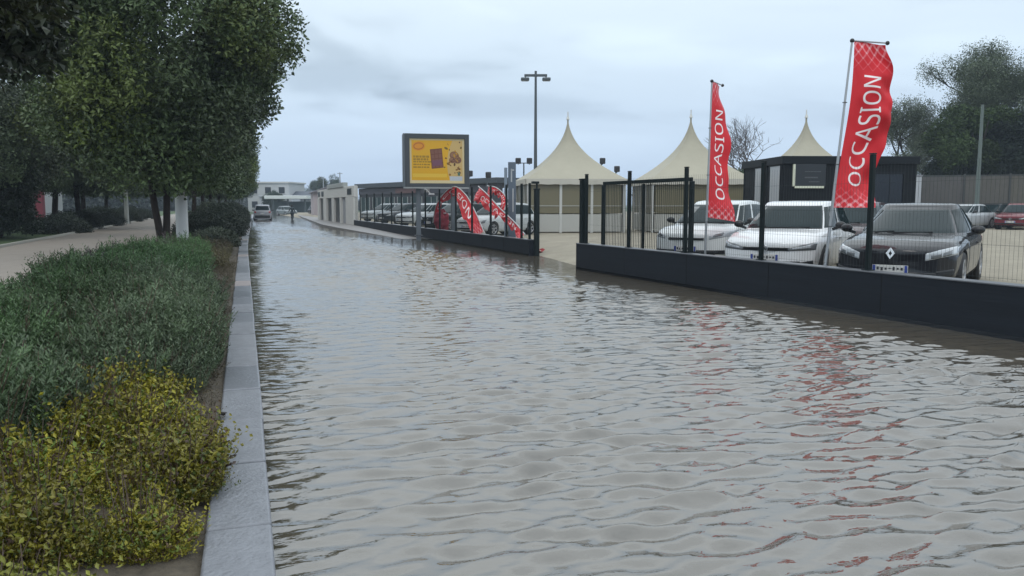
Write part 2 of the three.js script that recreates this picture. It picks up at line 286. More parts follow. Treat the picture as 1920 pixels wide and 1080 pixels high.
pagoda('cream pagoda tent with pointed roof in the middle, partly behind the left red flag', [21.95, 0.25, -36.75], -PSI + 0.04, 5.0, 2.62, 5.85);
pagoda('cream pagoda tent whose pointed roof rises over the dark flat building', [27.6, 0.25, -34.9], -PSI, 4.9, 2.72, 5.85);

// ---------------------------------------------------------------- dark modular building
{
  const cladMat = new THREE.MeshPhysicalMaterial({ map: grain([0.005, 0.007, 0.010], 0.3, 8, 41.1), roughness: 0.7, specularIntensity: 0.35 }), trim = phys(0.009, 0.012, 0.016, 0.6, { specularIntensity: 0.4 }), paneMat = phys(0.36, 0.38, 0.41, 0.25), lightMat = new THREE.MeshStandardMaterial({ color: rgb(0.6, 0.62, 0.5), roughness: 0.6 });
  const t = thing('modular_building', 'flat roofed black modular office behind the white and black cars', 'building', [19.28, 0.25, -25.57], -0.27), W = 5.15, D = 4.4, H = 3.2;
  part('wall', [box(W, H - 0.3, D, W / 2, (H - 0.3) / 2, -D / 2)], cladMat, t);
  part('roof', rbox(W + 0.16, 0.3, D + 0.16, W / 2, H - 0.15, -D / 2, 0.02), trim, t);
  for (let i = 0; i <= 5; i++) part('cladding_joint', box(0.03, H - 0.32, 0.03, (i / 5) * (W - 0.06) + 0.03, (H - 0.32) / 2, 0.012), trim, t);
  part('recess', box(1.9, 1.7, 0.02, 3.65, 1.75, 0.012), phys(0.008, 0.012, 0.02, 0.15), t);
  part('door_frame', [box(0.06, 2.5, 0.05, 2.66, 1.28, 0.02), box(0.06, 2.5, 0.05, 4.66, 1.28, 0.02), box(2.06, 0.06, 0.05, 3.66, 2.56, 0.02)], trim, t);
  const s = part('sign_board', rbox(1.2, 0.85, 0.06, 1.0, 2.48, 0.045, 0.01), phys(0.02, 0.024, 0.03, 0.3), t);
  part('sign_edge', [box(0.08, 0.82, 0.08, 0.38, 2.48, 0.06), box(1.12, 0.08, 0.08, 0.98, 2.04, 0.06)], lightMat, s);
  part('sign_print', [box(0.62, 0.03, 0.01, 1.1, 2.62, 0.082), box(0.5, 0.05, 0.01, 1.04, 2.4, 0.082), box(0.4, 0.03, 0.01, 1.16, 2.24, 0.082)], phys(0.08, 0.085, 0.095, 0.4), s);
  // left side with two pale windows
  for (const [z0, z1] of [[-1.3, -0.25], [-2.95, -1.65]]) { const w = part('window', box(0.03, 1.7, z1 - z0, -0.012, 2.0, (z0 + z1) / 2), paneMat, t); part('window_frame', [box(0.05, 1.82, 0.06, -0.02, 2.0, z0 - 0.03), box(0.05, 1.82, 0.06, -0.02, 2.0, z1 + 0.03), box(0.05, 0.06, z1 - z0, -0.02, 2.88, (z0 + z1) / 2), box(0.05, 0.06, z1 - z0, -0.02, 1.12, (z0 + z1) / 2)], trim, w); }
  for (const z of [-0.12, -1.45, -3.1, -4.3]) part('cladding_joint', box(0.03, H - 0.32, 0.05, -0.014, (H - 0.32) / 2, z), trim, t);
}
// screen fence at the back of the yard
{
  const A = V(40.3, 0, -39.9), B = V(62, 0, -20.5), d = B.clone().sub(A), L = d.length(), t = thing('screen_fence', 'tall greyish brown screen fence along the back of the yard under the trees', 'fence', [A.x, 0.2, A.z], Math.atan2(d.x, d.z));
  const m = [0, 1, 2].map((i) => new THREE.MeshStandardMaterial({ map: grain([0.092 + i * 0.008, 0.088 + i * 0.007, 0.084], 0.2, 12, 50 + i, 256), roughness: 0.8 }));
  const pm = mat(0.05, 0.055, 0.055, 0.6);
  for (let i = 0, n = 12; i < n; i++) { const w = L / n; part('screen_panel', rbox(0.05, 3.1, w - 0.1, 0, 1.6, w * (i + 0.5), 0.01), m[i % 3], t); part('fence_post', rbox(0.1, 3.3, 0.1, -0.03, 1.65, w * i, 0.01), pm, t); part('top_rail', box(0.09, 0.07, w - 0.1, 0, 3.2, w * (i + 0.5)), pm, t); for (let k = 1; k < 5; k++) part('panel_rib', box(0.07, 3.04, 0.03, 0, 1.6, w * (i + k / 5)), m[(i + 1) % 3], t); }
  const u = thing('container_cabin', 'pale grey narrow cabin end between the dark building and the screen fence', 'cabin', [38.1, 0.2, -38.4], -0.5);
  part('wall', box(1.15, 3.1, 2.4, 0, 1.55, -1.2), mat(0.42, 0.44, 0.47, 0.6), u); part('roof', rbox(1.25, 0.1, 2.5, 0, 3.15, -1.2, 0.02), mat(0.2, 0.21, 0.23, 0.6), u);
  for (let i = 0; i < 5; i++) part('wall_rib', box(0.06, 2.9, 0.04, -0.46 + i * 0.23, 1.52, 0.012), mat(0.38, 0.40, 0.43, 0.6), u);
}

// ---------------------------------------------------------------- billboard
{
  const c = document.createElement('canvas'); c.width = 768; c.height = 560; const x = c.getContext('2d');
  x.fillStyle = '#d8c79a'; x.fillRect(0, 0, 768, 560); x.fillStyle = '#d9a514'; x.fillRect(26, 22, 716, 500);
  x.fillStyle = '#c9a96a'; x.beginPath(); x.moveTo(742, 22); x.lineTo(742, 522); x.lineTo(560, 522); x.quadraticCurveTo(470, 260, 600, 22); x.fill();
  x.fillStyle = '#d98f1c'; x.beginPath(); x.ellipse(126, 96, 88, 58, -0.08, 0, TAU); x.fill(); x.strokeStyle = '#b5691c'; x.lineWidth = 14; x.beginPath(); x.ellipse(126, 96, 66, 38, -0.08, 0, TAU); x.stroke();
  x.fillStyle = '#9c7a18'; const r = rng(8); for (let k = 0; k < 5; k++) { let xx = 50; while (xx < 250) { const w = 18 + r() * 40; x.fillRect(xx, 214 + k * 34, w, 18 + (k < 2 ? 8 : 0)); xx += w + 9; } }
  x.save(); x.translate(378, 248); x.rotate(-0.1); x.fillStyle = '#6a3f2c'; x.fillRect(-84, -122, 168, 244); x.fillStyle = '#7d5140'; for (let i = 0; i < 3; i++) for (let j = 0; j < 4; j++) x.fillRect(-74 + i * 52, -110 + j * 58, 44, 48); x.fillStyle = '#744a5a'; x.fillRect(-66, 20, 130, 70); x.restore();
  const blob = (px, py, a, b, rot, col) => { x.fillStyle = col; x.beginPath(); x.ellipse(px, py, a, b, rot, 0, TAU); x.fill(); };
  for (const [px, py, a] of [[625, 210, 66], [668, 262, 58], [596, 268, 46]]) { blob(px, py, a, a * 0.8, 0.2, '#7b5238'); blob(px - 6, py - 8, a * 0.7, a * 0.5, 0.2, '#8f6748'); for (let k = 0; k < 9; k++) blob(px + (r() - 0.5) * a, py + (r() - 0.5) * a * 0.8, 6, 5, r(), '#50301f'); }
  for (let k = 0; k < 26; k++) blob(480 + r() * 260, 40 + r() * 430, 9 + r() * 20, 5 + r() * 9, r() * 3, ['#6f5a12', '#8a5a18', '#b8861c', '#5a3a1a'][k % 4]);
  x.fillStyle = '#b9bfc6'; x.fillRect(560, 470, 178, 56); x.fillStyle = '#4c6a58'; x.fillRect(672, 420, 34, 42);
  x.fillStyle = '#e0b83a'; x.fillRect(40, 438, 480, 46);
  const ad = new THREE.CanvasTexture(c); ad.colorSpace = THREE.SRGBColorSpace;
  const fr = phys(0.055, 0.063, 0.07, 0.35), side = phys(0.12, 0.14, 0.16, 0.4), W = 2.98, H = 2.36, yc = 3.6;
  const t = thing('billboard', 'large advertising billboard on legs with yellow biscuit poster and grey frame', 'billboard', [8.28, 0, -35.6], -0.07);
  part('casing', rbox(W - 0.02, H - 0.02, 0.42, 0, yc, -0.24, 0.04), side, t);
  part('frame', [box(0.2, H, 0.1, -W / 2 + 0.18, yc, 0.03), box(0.2, H, 0.1, W / 2 - 0.1, yc, 0.03), box(W - 0.48, 0.2, 0.1, 0.04, yc + H / 2 - 0.1, 0.03), box(W - 0.48, 0.16, 0.1, 0.04, yc - H / 2 + 0.08, 0.03)], fr, t);
  part('side_trim', rbox(0.07, H, 0.14, -W / 2 + 0.035, yc, 0.02, 0.01), side, t);
  part('bottom_trim', rbox(W, 0.07, 0.16, 0, yc - H / 2 - 0.04, 0.0, 0.01), mat(0.3, 0.32, 0.32, 0.5), t);
  part('poster', new THREE.PlaneGeometry(W - 0.5, H - 0.37).translate(0.04, yc - 0.02, 0.02), phys(1, 1, 1, 0.2, { map: ad }), t);
  for (const s of [-1, 1]) { const l = part('leg', rbox(0.2, 2.5, 0.2, s * 0.8, 1.22, -0.25, 0.02), side, t); part('foot_plate', box(0.34, 0.03, 0.34, s * 0.8, 0.24, -0.25), fr, l); }
  for (const s of [-0.55, 0.75]) { part('lamp_arm', [bar(V(s, yc - H / 2 - 0.06, 0.05), V(s + 0.2, yc - H / 2 - 0.35, 0.7), 0.035)], mat(0.4, 0.4, 0.41, 0.4), t); part('lamp_head', rbox(0.26, 0.07, 0.12, s + 0.2, yc - H / 2 - 0.33, 0.74, 0.02), mat(0.45, 0.45, 0.46, 0.4), t); }
}

// ---------------------------------------------------------------- cars
const glassMat = phys(0.013, 0.025, 0.028, 0.05, { ior: 1.2 });
const rubberMat = mat(0.012, 0.012, 0.013, 0.6), trimMat = phys(0.012, 0.013, 0.015, 0.35), chromeMat = mat(0.6, 0.62, 0.64, 0.15, { metalness: 0.9 }), rimMat = mat(0.42, 0.43, 0.45, 0.3, { metalness: 0.7 });
const lampGlass = phys(0.42, 0.45, 0.48, 0.08, { clearcoat: 1 }), lampDark = phys(0.12, 0.13, 0.14, 0.12, { clearcoat: 1 }), tailMat = phys(0.25, 0.01, 0.012, 0.15, { clearcoat: 1 }), plateMat = mat(0.6, 0.6, 0.58, 0.5), inkMat = mat(0.03, 0.03, 0.035, 0.6), blueMat = mat(0.03, 0.06, 0.3, 0.5);
const paint = (r, g, b) => phys(r, g, b, 0.5, { specularIntensity: 0.3, clearcoat: 0.85, clearcoatRoughness: 0.05 });
function interp(pts, z) { if (z <= pts[0][0]) return pts[0][1]; for (let i = 1; i < pts.length; i++) if (z <= pts[i][0]) { const [a, b] = pts[i - 1], [c, d] = pts[i], t = (z - a) / (c - a), p0 = pts[Math.max(0, i - 2)][1], p3 = pts[Math.min(pts.length - 1, i + 1)][1]; const m = 0.5 * (d - p0), n = 0.5 * (p3 - b), t2 = t * t, t3 = t2 * t; return (2 * t3 - 3 * t2 + 1) * b + (t3 - 2 * t2 + t) * m * 0.6 + (-2 * t3 + 3 * t2) * d + (t3 - t2) * n * 0.6; } return pts[pts.length - 1][1]; }
const SEC = [[0, 0], [0.6, 0], [0.86, 0.0], [0.945, 0.05], [0.975, 0.17], [0.99, 0.32], [1, 0.5], [0.998, 0.64], [0.985, 0.77], [0.95, 0.88], [0.88, 0.95], [0.74, 0.985], [0.5, 1], [0.25, 1.008], [0, 1.01]];
function car(spec, pos, turn) {
  const s = spec, t = thing(s.name, s.label, 'car', pos, turn, s.group), L = s.L, W = s.W, hw = W / 2, body = s.paint;
  // lower body
  const top = (z) => interp(s.top, z), bot = (z) => 0.19 + 0.07 * Math.pow(Math.abs(2 * z / L), 4);
  const halfW = (z) => hw * (1 - 0.075 * Math.pow(Math.abs(2 * z / L), 3.5));
  const bendZ = (z, x) => { const k = Math.pow(Math.abs(x) / hw, 2.4); return z - (z > 0 ? s.noseBend * Math.pow(clamp(2 * z / L, 0, 1), 3) * k : -0.16 * Math.pow(clamp(-2 * z / L, 0, 1), 3) * k); };
  const rings = [], N = 46, sec = SEC.length, M = sec * 2 - 2;
  const ring = (z, sc, dz) => { const y0 = bot(z), y1 = top(z), w = halfW(z), ym = s.noseY, a = []; for (let i = 0; i < M; i++) { const m = i < sec, [fx, fy] = SEC[m ? i : M - i]; let x = (m ? 1 : -1) * fx * w * sc, y = ym + (lerp(y0, y1, fy) - ym) * lerp(1, sc, 0.95); a.push(V(x, y, bendZ(z, x) + dz)); } return a; };
  for (const [sc, dz] of [[0.55, -0.035], [0.86, -0.03], [0.955, -0.016]]) rings.push(ring(-L / 2, sc, dz));
  for (let i = 0; i <= N; i++) { const f = i / N, z = L * (0.5 - 0.5 * Math.cos(Math.PI * (0.15 + 0.7 * f)) / Math.cos(Math.PI * 0.15)) * 1 - L / 2; rings.push(ring(z, 1, 0)); }
  for (const [sc, dz] of [[0.955, 0.018], [0.86, 0.035], [0.55, 0.045]]) rings.push(ring(L / 2, sc, dz));
  const p = [], idx = []; for (const a of rings) for (const q of a) p.push(q.x, q.y, q.z);
  for (let j = 0; j + 1 < rings.length; j++) for (let i = 0; i < M; i++) { const a = j * M + i, b = j * M + (i + 1) % M, c = a + M, d = b + M; idx.push(a, c, b, b, c, d); }
  for (const [j, flip] of [[0, 0], [rings.length - 1, 1]]) { const c = p.length / 3, z = rings[j].reduce((q, v) => q + v.z, 0) / M; let yy = rings[j].reduce((q, v) => q + v.y, 0) / M; p.push(0, yy, z + (flip ? 0.004 : -0.004)); for (let i = 0; i < M; i++) { const a = j * M + i, b = j * M + (i + 1) % M; flip ? idx.push(a, c, b) : idx.push(a, b, c); } }
  let g = new THREE.BufferGeometry(); g.setAttribute('position', new THREE.Float32BufferAttribute(p, 3)); g.setIndex(idx); g.computeVertexNormals();
  { // outward?
    const n = g.attributes.normal, q = g.attributes.position; let sgn = 0; for (let i = 0; i < M * rings.length; i++) sgn += Math.sign(q.getX(i)) * n.getX(i); if (sgn < 0) { const id = g.index.array; for (let i = 0; i < id.length; i += 3) { const k = id[i]; id[i] = id[i + 1]; id[i + 1] = k; } g.computeVertexNormals(); }
  }
  const solid = new THREE.Mesh(g.clone(), body); solid.updateMatrixWorld();
  const ev = new Evaluator(); ev.attributes = ['position', 'normal']; ev.useGroups = false;
  let br = new Brush(g); br.updateMatrixWorld();
  for (const z of s.axles) for (const sd of [-1, 1]) { const c = new Brush(new THREE.CylinderGeometry(s.R + 0.045, s.R + 0.045, 0.34, 28).rotateZ(Math.PI / 2)); c.geometry.deleteAttribute('uv'); c.position.set(sd * (hw - 0.11), s.R, z); c.updateMatrixWorld(); br = ev.evaluate(br, c, SUBTRACTION); br.updateMatrixWorld(); }
  const bg = br.geometry; bg.clearGroups(); bg.setDrawRange(0, Infinity);
  part('body', bg, body, t);
  for (const z of s.axles) for (const sd of [-1, 1]) part('wheel_housing', new THREE.CylinderGeometry(s.R + 0.03, s.R + 0.03, 0.02, 20).rotateZ(Math.PI / 2).translate(sd * (hw - 0.25), s.R, z), rubberMat, t);
  // wheels
  for (const z of s.axles) for (const sd of [-1, 1]) {
    const w = new THREE.Group(); w.name = 'wheel'; w.position.set(sd * (hw - 0.115), s.R, z); w.rotation.y = sd > 0 ? 0 : Math.PI; t.add(w);
    const R = s.R, prof = [[R * 0.62, -0.1], [R * 0.9, -0.105], [R * 0.98, -0.08], [R, -0.04], [R, 0.04], [R * 0.98, 0.08], [R * 0.9, 0.105], [R * 0.64, 0.1]].map(([a, b]) => new THREE.Vector2(a, b));
    part('tyre', new THREE.LatheGeometry(prof, 30).rotateZ(-Math.PI / 2), rubberMat, w);
    const rim = [new THREE.CylinderGeometry(R * 0.14, R * 0.16, 0.06, 14).rotateZ(Math.PI / 2).translate(0.07, 0, 0), new THREE.TorusGeometry(R * 0.62, 0.018, 6, 30).rotateY(Math.PI / 2).translate(0.088, 0, 0)];
    for (let k = 0; k < 5; k++) for (const e of [-0.13, 0.13]) rim.push(bar(V(0.075, Math.cos(k * TAU / 5) * R * 0.1, Math.sin(k * TAU / 5) * R * 0.1), V(0.083, Math.cos(k * TAU / 5 + e) * R * 0.61, Math.sin(k * TAU / 5 + e) * R * 0.61), 0.035));
    part('rim', rim, rimMat, w); part('brake_disc', new THREE.CylinderGeometry(R * 0.45, R * 0.45, 0.02, 20).rotateZ(Math.PI / 2).translate(0.03, 0, 0), trimMat, w);
  }
  // greenhouse: superellipse plan that narrows upwards
  const n = 2 / s.plan, gh = s.cabin, pw = (c) => Math.sign(c) * Math.pow(Math.abs(c), n);
  const roofY = (z) => gh.roof - gh.arch * Math.pow((z - (gh.zf1 + gh.zr1) / 2 - 0.1) / ((gh.zf1 - gh.zr1) / 2), 2);
  const S = (th, v) => { const zf = lerp(gh.zf0, gh.zf1, v), zr = lerp(gh.zr0, gh.zr1, v), w = lerp(gh.w0, gh.w1, Math.pow(v, 1.25)), z = (zf + zr) / 2 + (zf - zr) / 2 * pw(Math.sin(th)), yr = roofY(clamp(z, gh.zr1, gh.zf1)); return V(w * pw(Math.cos(th)), lerp(gh.belt, yr - 0.03 - (s.crown ?? 0.03) * pw(Math.cos(th)) ** 2 * 0.0, v), z); };
  const capS = (th, k) => { const e = S(th, 1), zc = (gh.zf1 + gh.zr1) / 2; const x = e.x * k, z = zc + (e.z - zc) * k; return V(x, roofY(z) - 0.03 * Math.pow(k, 14) - (s.crown ?? 0.03) * Math.pow(x / gh.w1, 2) + (s.crown ?? 0.03) * Math.pow(k, 3) * Math.pow(e.x / gh.w1, 2), z); };
  const NT = 96, shell = sheet((u, v) => { const th = u * TAU; return v <= 0.5 ? S(th, v * 2) : capS(th, Math.max(0.001, 1 - Math.pow((v - 0.5) * 2, 1.6))); }, NT, 28);
  part('cabin', shell, body, t);
  const nrm = (th, v) => { const e = 1e-3, a = S(th + e, v).sub(S(th - e, v)), b = S(th, v + e).sub(S(th, v - e)), c = a.cross(b).normalize(), q = S(th, v); return c.dot(V(q.x, 0.3, q.z - (gh.zf0 + gh.zr0) / 2)) < 0 ? c.negate() : c; };
  const pane = (th0, th1, v0, v1, off, slant = 0) => { const nu = 22, nv = 8, g2 = sheet((u, v) => { const eu = clamp((u - 0.05) / 0.9, 0, 1), ev2 = clamp((v - 0.08) / 0.84, 0, 1), edge = u < 0.02 || u > 0.98 || v < 0.02 || v > 0.98; const vv = lerp(v0, v1, ev2), th = lerp(th0, th1, eu) + slant * (ev2 - 0.5); return S(th, vv).addScaledVector(nrm(th, vv), edge ? -0.006 : off); }, nu, nv); return g2; };
  const D = Math.PI / 180, [f0, f1] = s.screen;
  const seal = part('windscreen_seal', pane(f0 * D, f1 * D, 0.03, 0.97, 0.004), trimMat, t);
  part('windscreen', pane((f0 + 1.6) * D, (f1 - 1.6) * D, 0.06, 0.94, 0.008), glassMat, t);
  part('rear_window', pane(-128 * D, -52 * D, 0.16, 0.92, 0.006), glassMat, t);
  for (const sd of [0, 1]) {
    const m = (a) => (sd ? 180 - a : a);
    for (const [a, b] of s.sideGlass) part('side_window', pane(m(a) * D, m(b) * D, 0.08, 0.9, 0.006), glassMat, t);
  }
  // wipers
  part('wiper', [bar(S(100 * D, 0.06).addScaledVector(nrm(100 * D, 0.06), 0.02), S(72 * D, 0.1).addScaledVector(nrm(72 * D, 0.1), 0.018), 0.014), bar(S(118 * D, 0.06).addScaledVector(nrm(118 * D, 0.06), 0.02), S(95 * D, 0.12).addScaledVector(nrm(95 * D, 0.12), 0.018), 0.014)], rubberMat, t);
  if (s.paper) part('paper_card', pane(s.paper[0] * D, s.paper[1] * D, s.paper[2], s.paper[3], 0.011), phys(0.14, 0.15, 0.15, 0.25), t);
  // pieces laid on the body by casting rays at it
  const ray = new THREE.Raycaster(), onFront = (x, y, dir = 1) => { ray.set(V(x, y, dir * 6), V(0, 0, -dir)); const h = ray.intersectObject(solid)[0]; return h ? h : null; };
  const laid = (x0, x1, lo, hi, off, dir = 1, nx = 14, ny = 6) => sheet((u, v) => {
    const eu = clamp((u - 0.06) / 0.88, 0, 1), e = clamp((v - 0.1) / 0.8, 0, 1), x = lerp(x0, x1, eu), f = (q) => (typeof q === 'function' ? q((x - x0) / (x1 - x0)) : q), y = lerp(f(lo), f(hi), e), h = onFront(x, y, dir), edge = u < 0.02 || u > 0.98 || v < 0.02 || v > 0.98;
    if (!h) return V(x, y, dir * (L / 2 - 0.25)); return V(x, y, h.point.z).addScaledVector(h.face.normal, edge ? -0.012 : off);
  }, nx, ny);
  const onSide = (z0, z1, y0, y1, off, sd) => sheet((u, v) => { const eu = clamp((u - 0.03) / 0.94, 0, 1), e = clamp((v - 0.04) / 0.92, 0, 1), z = lerp(z0, z1, eu), y = lerp(y0, y1, e), edge = u < 0.01 || u > 0.99 || v < 0.01 || v > 0.99; ray.set(V(sd * 3, y, z), V(-sd, 0, 0)); const h = ray.intersectObject(solid)[0]; return h ? h.point.clone().addScaledVector(h.face.normal, edge ? -0.01 : off) : V(sd * hw * 0.9, y, z); }, 16, 10);
  for (const sd of [-1, 1]) {
    for (const q of s.front.lamps) { const [a, b, lo, hi, m] = q; part('headlight', laid(sd * a, sd * b, lo, hi, 0.012), m ?? lampGlass, t); }
    for (const [a, b, lo, hi, m] of s.front.lampInner ?? []) part('lamp_reflector', laid(sd * a, sd * b, lo, hi, 0.02), m ?? lampDark, t);
    for (const [a, b, lo, hi] of s.front.fog ?? []) part('fog_lamp_recess', laid(sd * a, sd * b, lo, hi, 0.009), trimMat, t);
    part('tail_light', laid(sd * s.rear.lamp[0], sd * s.rear.lamp[1], s.rear.lamp[2], s.rear.lamp[3], 0.012, -1), tailMat, t);
    const mir = part('wing_mirror', [new THREE.SphereGeometry(1, 16, 12).scale(0.1, 0.07, 0.07).translate(sd * (hw + 0.09), gh.belt + 0.1, gh.zf0 - s.mirror), bar(V(sd * (hw - 0.06), gh.belt + 0.02, gh.zf0 - s.mirror), V(sd * (hw + 0.06), gh.belt + 0.06, gh.zf0 - s.mirror), 0.05)], s.mirrorMat ?? trimMat, t);
    for (const [z0, z1] of s.doors) { const d = part('door', onSide(z0, z1, 0.3, gh.belt - 0.055, 0.005, sd), body, t); ray.set(V(sd * 3, gh.belt - 0.14, z0 + 0.14), V(-sd, 0, 0)); const h = ray.intersectObject(solid)[0]; if (h) part('handle', rbox(0.03, 0.03, 0.17, h.point.x + sd * 0.018, h.point.y, h.point.z, 0.012), s.handleMat ?? body, d); }
  }
  for (const [a, b, lo, hi, m, nm] of s.front.bars) part(nm ?? 'grille', laid(a, b, lo, hi, 0.008, 1, 24, 6), m ?? trimMat, t);
  part('rear_bumper_trim', laid(-hw * 0.82, hw * 0.82, 0.3, s.rear.bumper ?? 0.42, 0.006, -1, 20, 4), trimMat, t);
  const plate = (y, dir, off, w = 0.5) => { const h = onFront(0, y, dir); const pl = part('number_plate', rbox(w, 0.11, 0.016, 0, y, h.point.z + dir * (0.022 + off), 0.006), plateMat, t); part('plate_band', [box(0.04, 0.104, 0.003, -w / 2 + 0.026, y, h.point.z + dir * (0.0315 + off)), box(0.04, 0.104, 0.003, w / 2 - 0.026, y, h.point.z + dir * (0.0315 + off))], blueMat, pl); const r = rng(31), ch = []; for (let i = 0; i < 7; i++) ch.push(box(0.03, 0.012 + r() * 0.05, 0.003, -w * 0.34 + i * w * 0.112, y + (r() - 0.5) * 0.012, h.point.z + dir * (0.0315 + off))); part('plate_print', ch, inkMat, pl); };
  if (s.plateFront) plate(s.plateFront, 1, 0.0);
  plate(s.rear.plate, -1, 0.0);
  if (s.badge) { const [y, kind] = s.badge, h = onFront(0, y), z = h.point.z + 0.018; if (kind === 'diamond') { const sh = new THREE.Shape([[0, 0.085], [0.06, 0], [0, -0.085], [-0.06, 0]].map(([a, b]) => new THREE.Vector2(a, b))); sh.holes.push(new THREE.Path([[0, 0.04], [0.026, 0], [0, -0.04], [-0.026, 0]].map(([a, b]) => new THREE.Vector2(a, b)))); part('badge', new THREE.ExtrudeGeometry(sh, { depth: 0.016, bevelSize: 0.006, bevelThickness: 0.006, bevelSegments: 2 }).rotateX(-0.2).translate(0, y, z), chromeMat, t); } else part('badge', [new THREE.TorusGeometry(0.052, 0.008, 8, 24).translate(0, y, z), bar(V(-0.036, y + 0.03, z), V(0, y - 0.034, z), 0.011), bar(V(0.036, y + 0.03, z), V(0, y - 0.034, z), 0.011)], chromeMat, t); }
  return t;
}
const L3 = (a, b) => (u) => lerp(a, b, u);
// two box hatchback seen head on
const hatch = (o) => ({ L: 4.2, W: 1.79, R: 0.31, axles: [-1.3, 1.28], plan: 5, noseBend: 0.3, noseY: 0.5, top: [[-2.1, 0.9], [-1.9, 0.96], [-1.2, 0.97], [0.4, 0.955], [0.95, 0.93], [1.6, 0.885], [1.95, 0.81], [2.08, 0.755], [2.13, 0.72]], cabin: { belt: 0.9, roof: 1.475, arch: 0.055, zf0: 1.1, zf1: 0.22, zr0: -2.02, zr1: -1.7, w0: 0.83, w1: 0.62 }, screen: [46, 134], sideGlass: [[24, 41], [3, 22], [-32, 1]], doors: [[-0.1, 0.85], [-1.05, -0.12]], mirror: 0.55,
  front: { lamps: [[0.4, 0.83, L3(0.555, 0.575), L3(0.625, 0.73), lampDark]], lampInner: [[0.47, 0.76, L3(0.585, 0.61), L3(0.615, 0.68), lampGlass]], bars: [[-0.42, 0.42, 0.555, 0.625], [-0.6, 0.6, 0.3, 0.38]], fog: [[0.58, 0.8, 0.3, L3(0.36, 0.4)]] }, rear: { lamp: [0.55, 0.82, 0.72, 0.88], plate: 0.6 }, badge: [0.6, 'ring'], plateFront: 0.44, ...o });
const white = paint(0.74, 0.76, 0.77);
const YAW = (a) => -(PSI + THREE.MathUtils.degToRad(a));
const golf = car(hatch({ name: 'parked_car', label: 'white hatchback with thin black grille, parked left of the black coupe', paint: white, L: 4.26, group: undefined, paper: [117, 131, 0.3, 0.88] }), [10.67, 0.25, -13.72], YAW(33));
car(hatch({ name: 'parked_car', label: 'small white car leftmost of those parked at the near wall, under the left red flag', paint: paint(0.70, 0.73, 0.73), L: 4.0, W: 1.74, axles: [-1.24, 1.22], top: [[-2.0, 0.92], [-1.8, 0.98], [-1.1, 1.0], [0.4, 0.99], [0.9, 0.97], [1.5, 0.92], [1.85, 0.85], [2.0, 0.77]], cabin: { belt: 0.93, roof: 1.50, arch: 0.06, zf0: 1.12, zf1: 0.2, zr0: -1.92, zr1: -1.62, w0: 0.81, w1: 0.6 }, paper: [100, 118, 0.3, 0.85], front: { lamps: [[0.5, 0.84, L3(0.64, 0.7), L3(0.72, 0.86)]], lampInner: [[0.58, 0.74, L3(0.69, 0.72), L3(0.74, 0.8)]], bars: [[-0.4, 0.4, 0.62, 0.68], [-0.62, 0.62, 0.28, 0.42]], fog: [[0.62, 0.8, 0.32, 0.42]] } }), [10.7, 0.25, -16.57], YAW(34));
// low black coupe
const coupe = car({ name: 'parked_car', label: 'black coupe with big clear headlights and diamond badge, nearest to the wall', paint: paint(0.012, 0.013, 0.017), L: 4.55, W: 1.82, R: 0.33, axles: [-1.36, 1.32], plan: 3.1, crown: 0.05, noseBend: 0.42, noseY: 0.5, top: [[-2.28, 0.84], [-2.0, 0.93], [-1.2, 0.94], [0.2, 0.93], [0.85, 0.93], [1.5, 0.89], [1.95, 0.845], [2.2, 0.77], [2.28, 0.72]], cabin: { belt: 0.89, roof: 1.425, arch: 0.07, zf0: 1.2, zf1: 0.1, zr0: -1.95, zr1: -1.0, w0: 0.85, w1: 0.585 }, screen: [43, 137], sideGlass: [[10, 39], [-24, 8]], doors: [[-0.55, 0.85]], mirror: 0.5,
  front: { lamps: [[0.46, 0.85, L3(0.545, 0.64), (u) => 0.66 + 0.12 * Math.pow(u, 0.8)]], lampInner: [[0.53, 0.66, L3(0.58, 0.6), L3(0.64, 0.67)], [0.68, 0.78, L3(0.61, 0.64), L3(0.68, 0.72)]], bars: [[-0.62, 0.62, 0.26, 0.38]], fog: [[0.6, 0.82, 0.3, L3(0.4, 0.44)]] }, rear: { lamp: [0.55, 0.84, 0.68, 0.82], plate: 0.6 }, badge: [0.655, 'diamond'], plateFront: 0.425 }, [11.16, 0.25, -11.08], YAW(35));
// silver and dark saloon at the back of the yard
car(hatch({ name: 'parked_car', label: 'silver car at the back of the yard, half hidden by the black coupe', paint: paint(0.42, 0.45, 0.47), L: 4.5, axles: [-1.4, 1.38], top: [[-2.25, 0.86], [-2, 0.94], [-1.2, 0.95], [0.5, 0.93], [1.2, 0.88], [1.8, 0.79], [2.1, 0.7], [2.25, 0.6]], cabin: { belt: 0.88, roof: 1.42, arch: 0.06, zf0: 1.2, zf1: 0.2, zr0: -1.95, zr1: -1.3, w0: 0.82, w1: 0.62 } }), [39.5, 0.25, -35.8], YAW(58));
car(hatch({ name: 'parked_car', label: 'dark red car at the right edge of the yard before the screen fence', paint: paint(0.14, 0.012, 0.02) }), [41.6, 0.25, -34.0], YAW(44));
car(hatch({ name: 'parked_car', label: 'dark grey car behind the silver and red cars at the screen fence', paint: paint(0.03, 0.033, 0.036) }), [43.0, 0.25, -37.0], YAW(60));
car(hatch({ name: 'parked_car', label: 'dark maroon car behind the gap between the white hatchback and the black coupe', paint: paint(0.03, 0.008, 0.011) }), [14.5, 0.25, -16.6], YAW(36));
const pale = hatch({ paint: paint(0.5, 0.53, 0.54) });
car({ ...pale, name: 'parked_car', label: 'pale grey car behind the far wall, under the fallen red flags' }, [11.0, 0.25, -35.0], YAW(40));
car({ ...pale, name: 'parked_car', paint: paint(0.012, 0.02, 0.022), label: 'dark green car behind the far wall beside the pale grey one' }, [11.0, 0.25, -42.5], YAW(42));
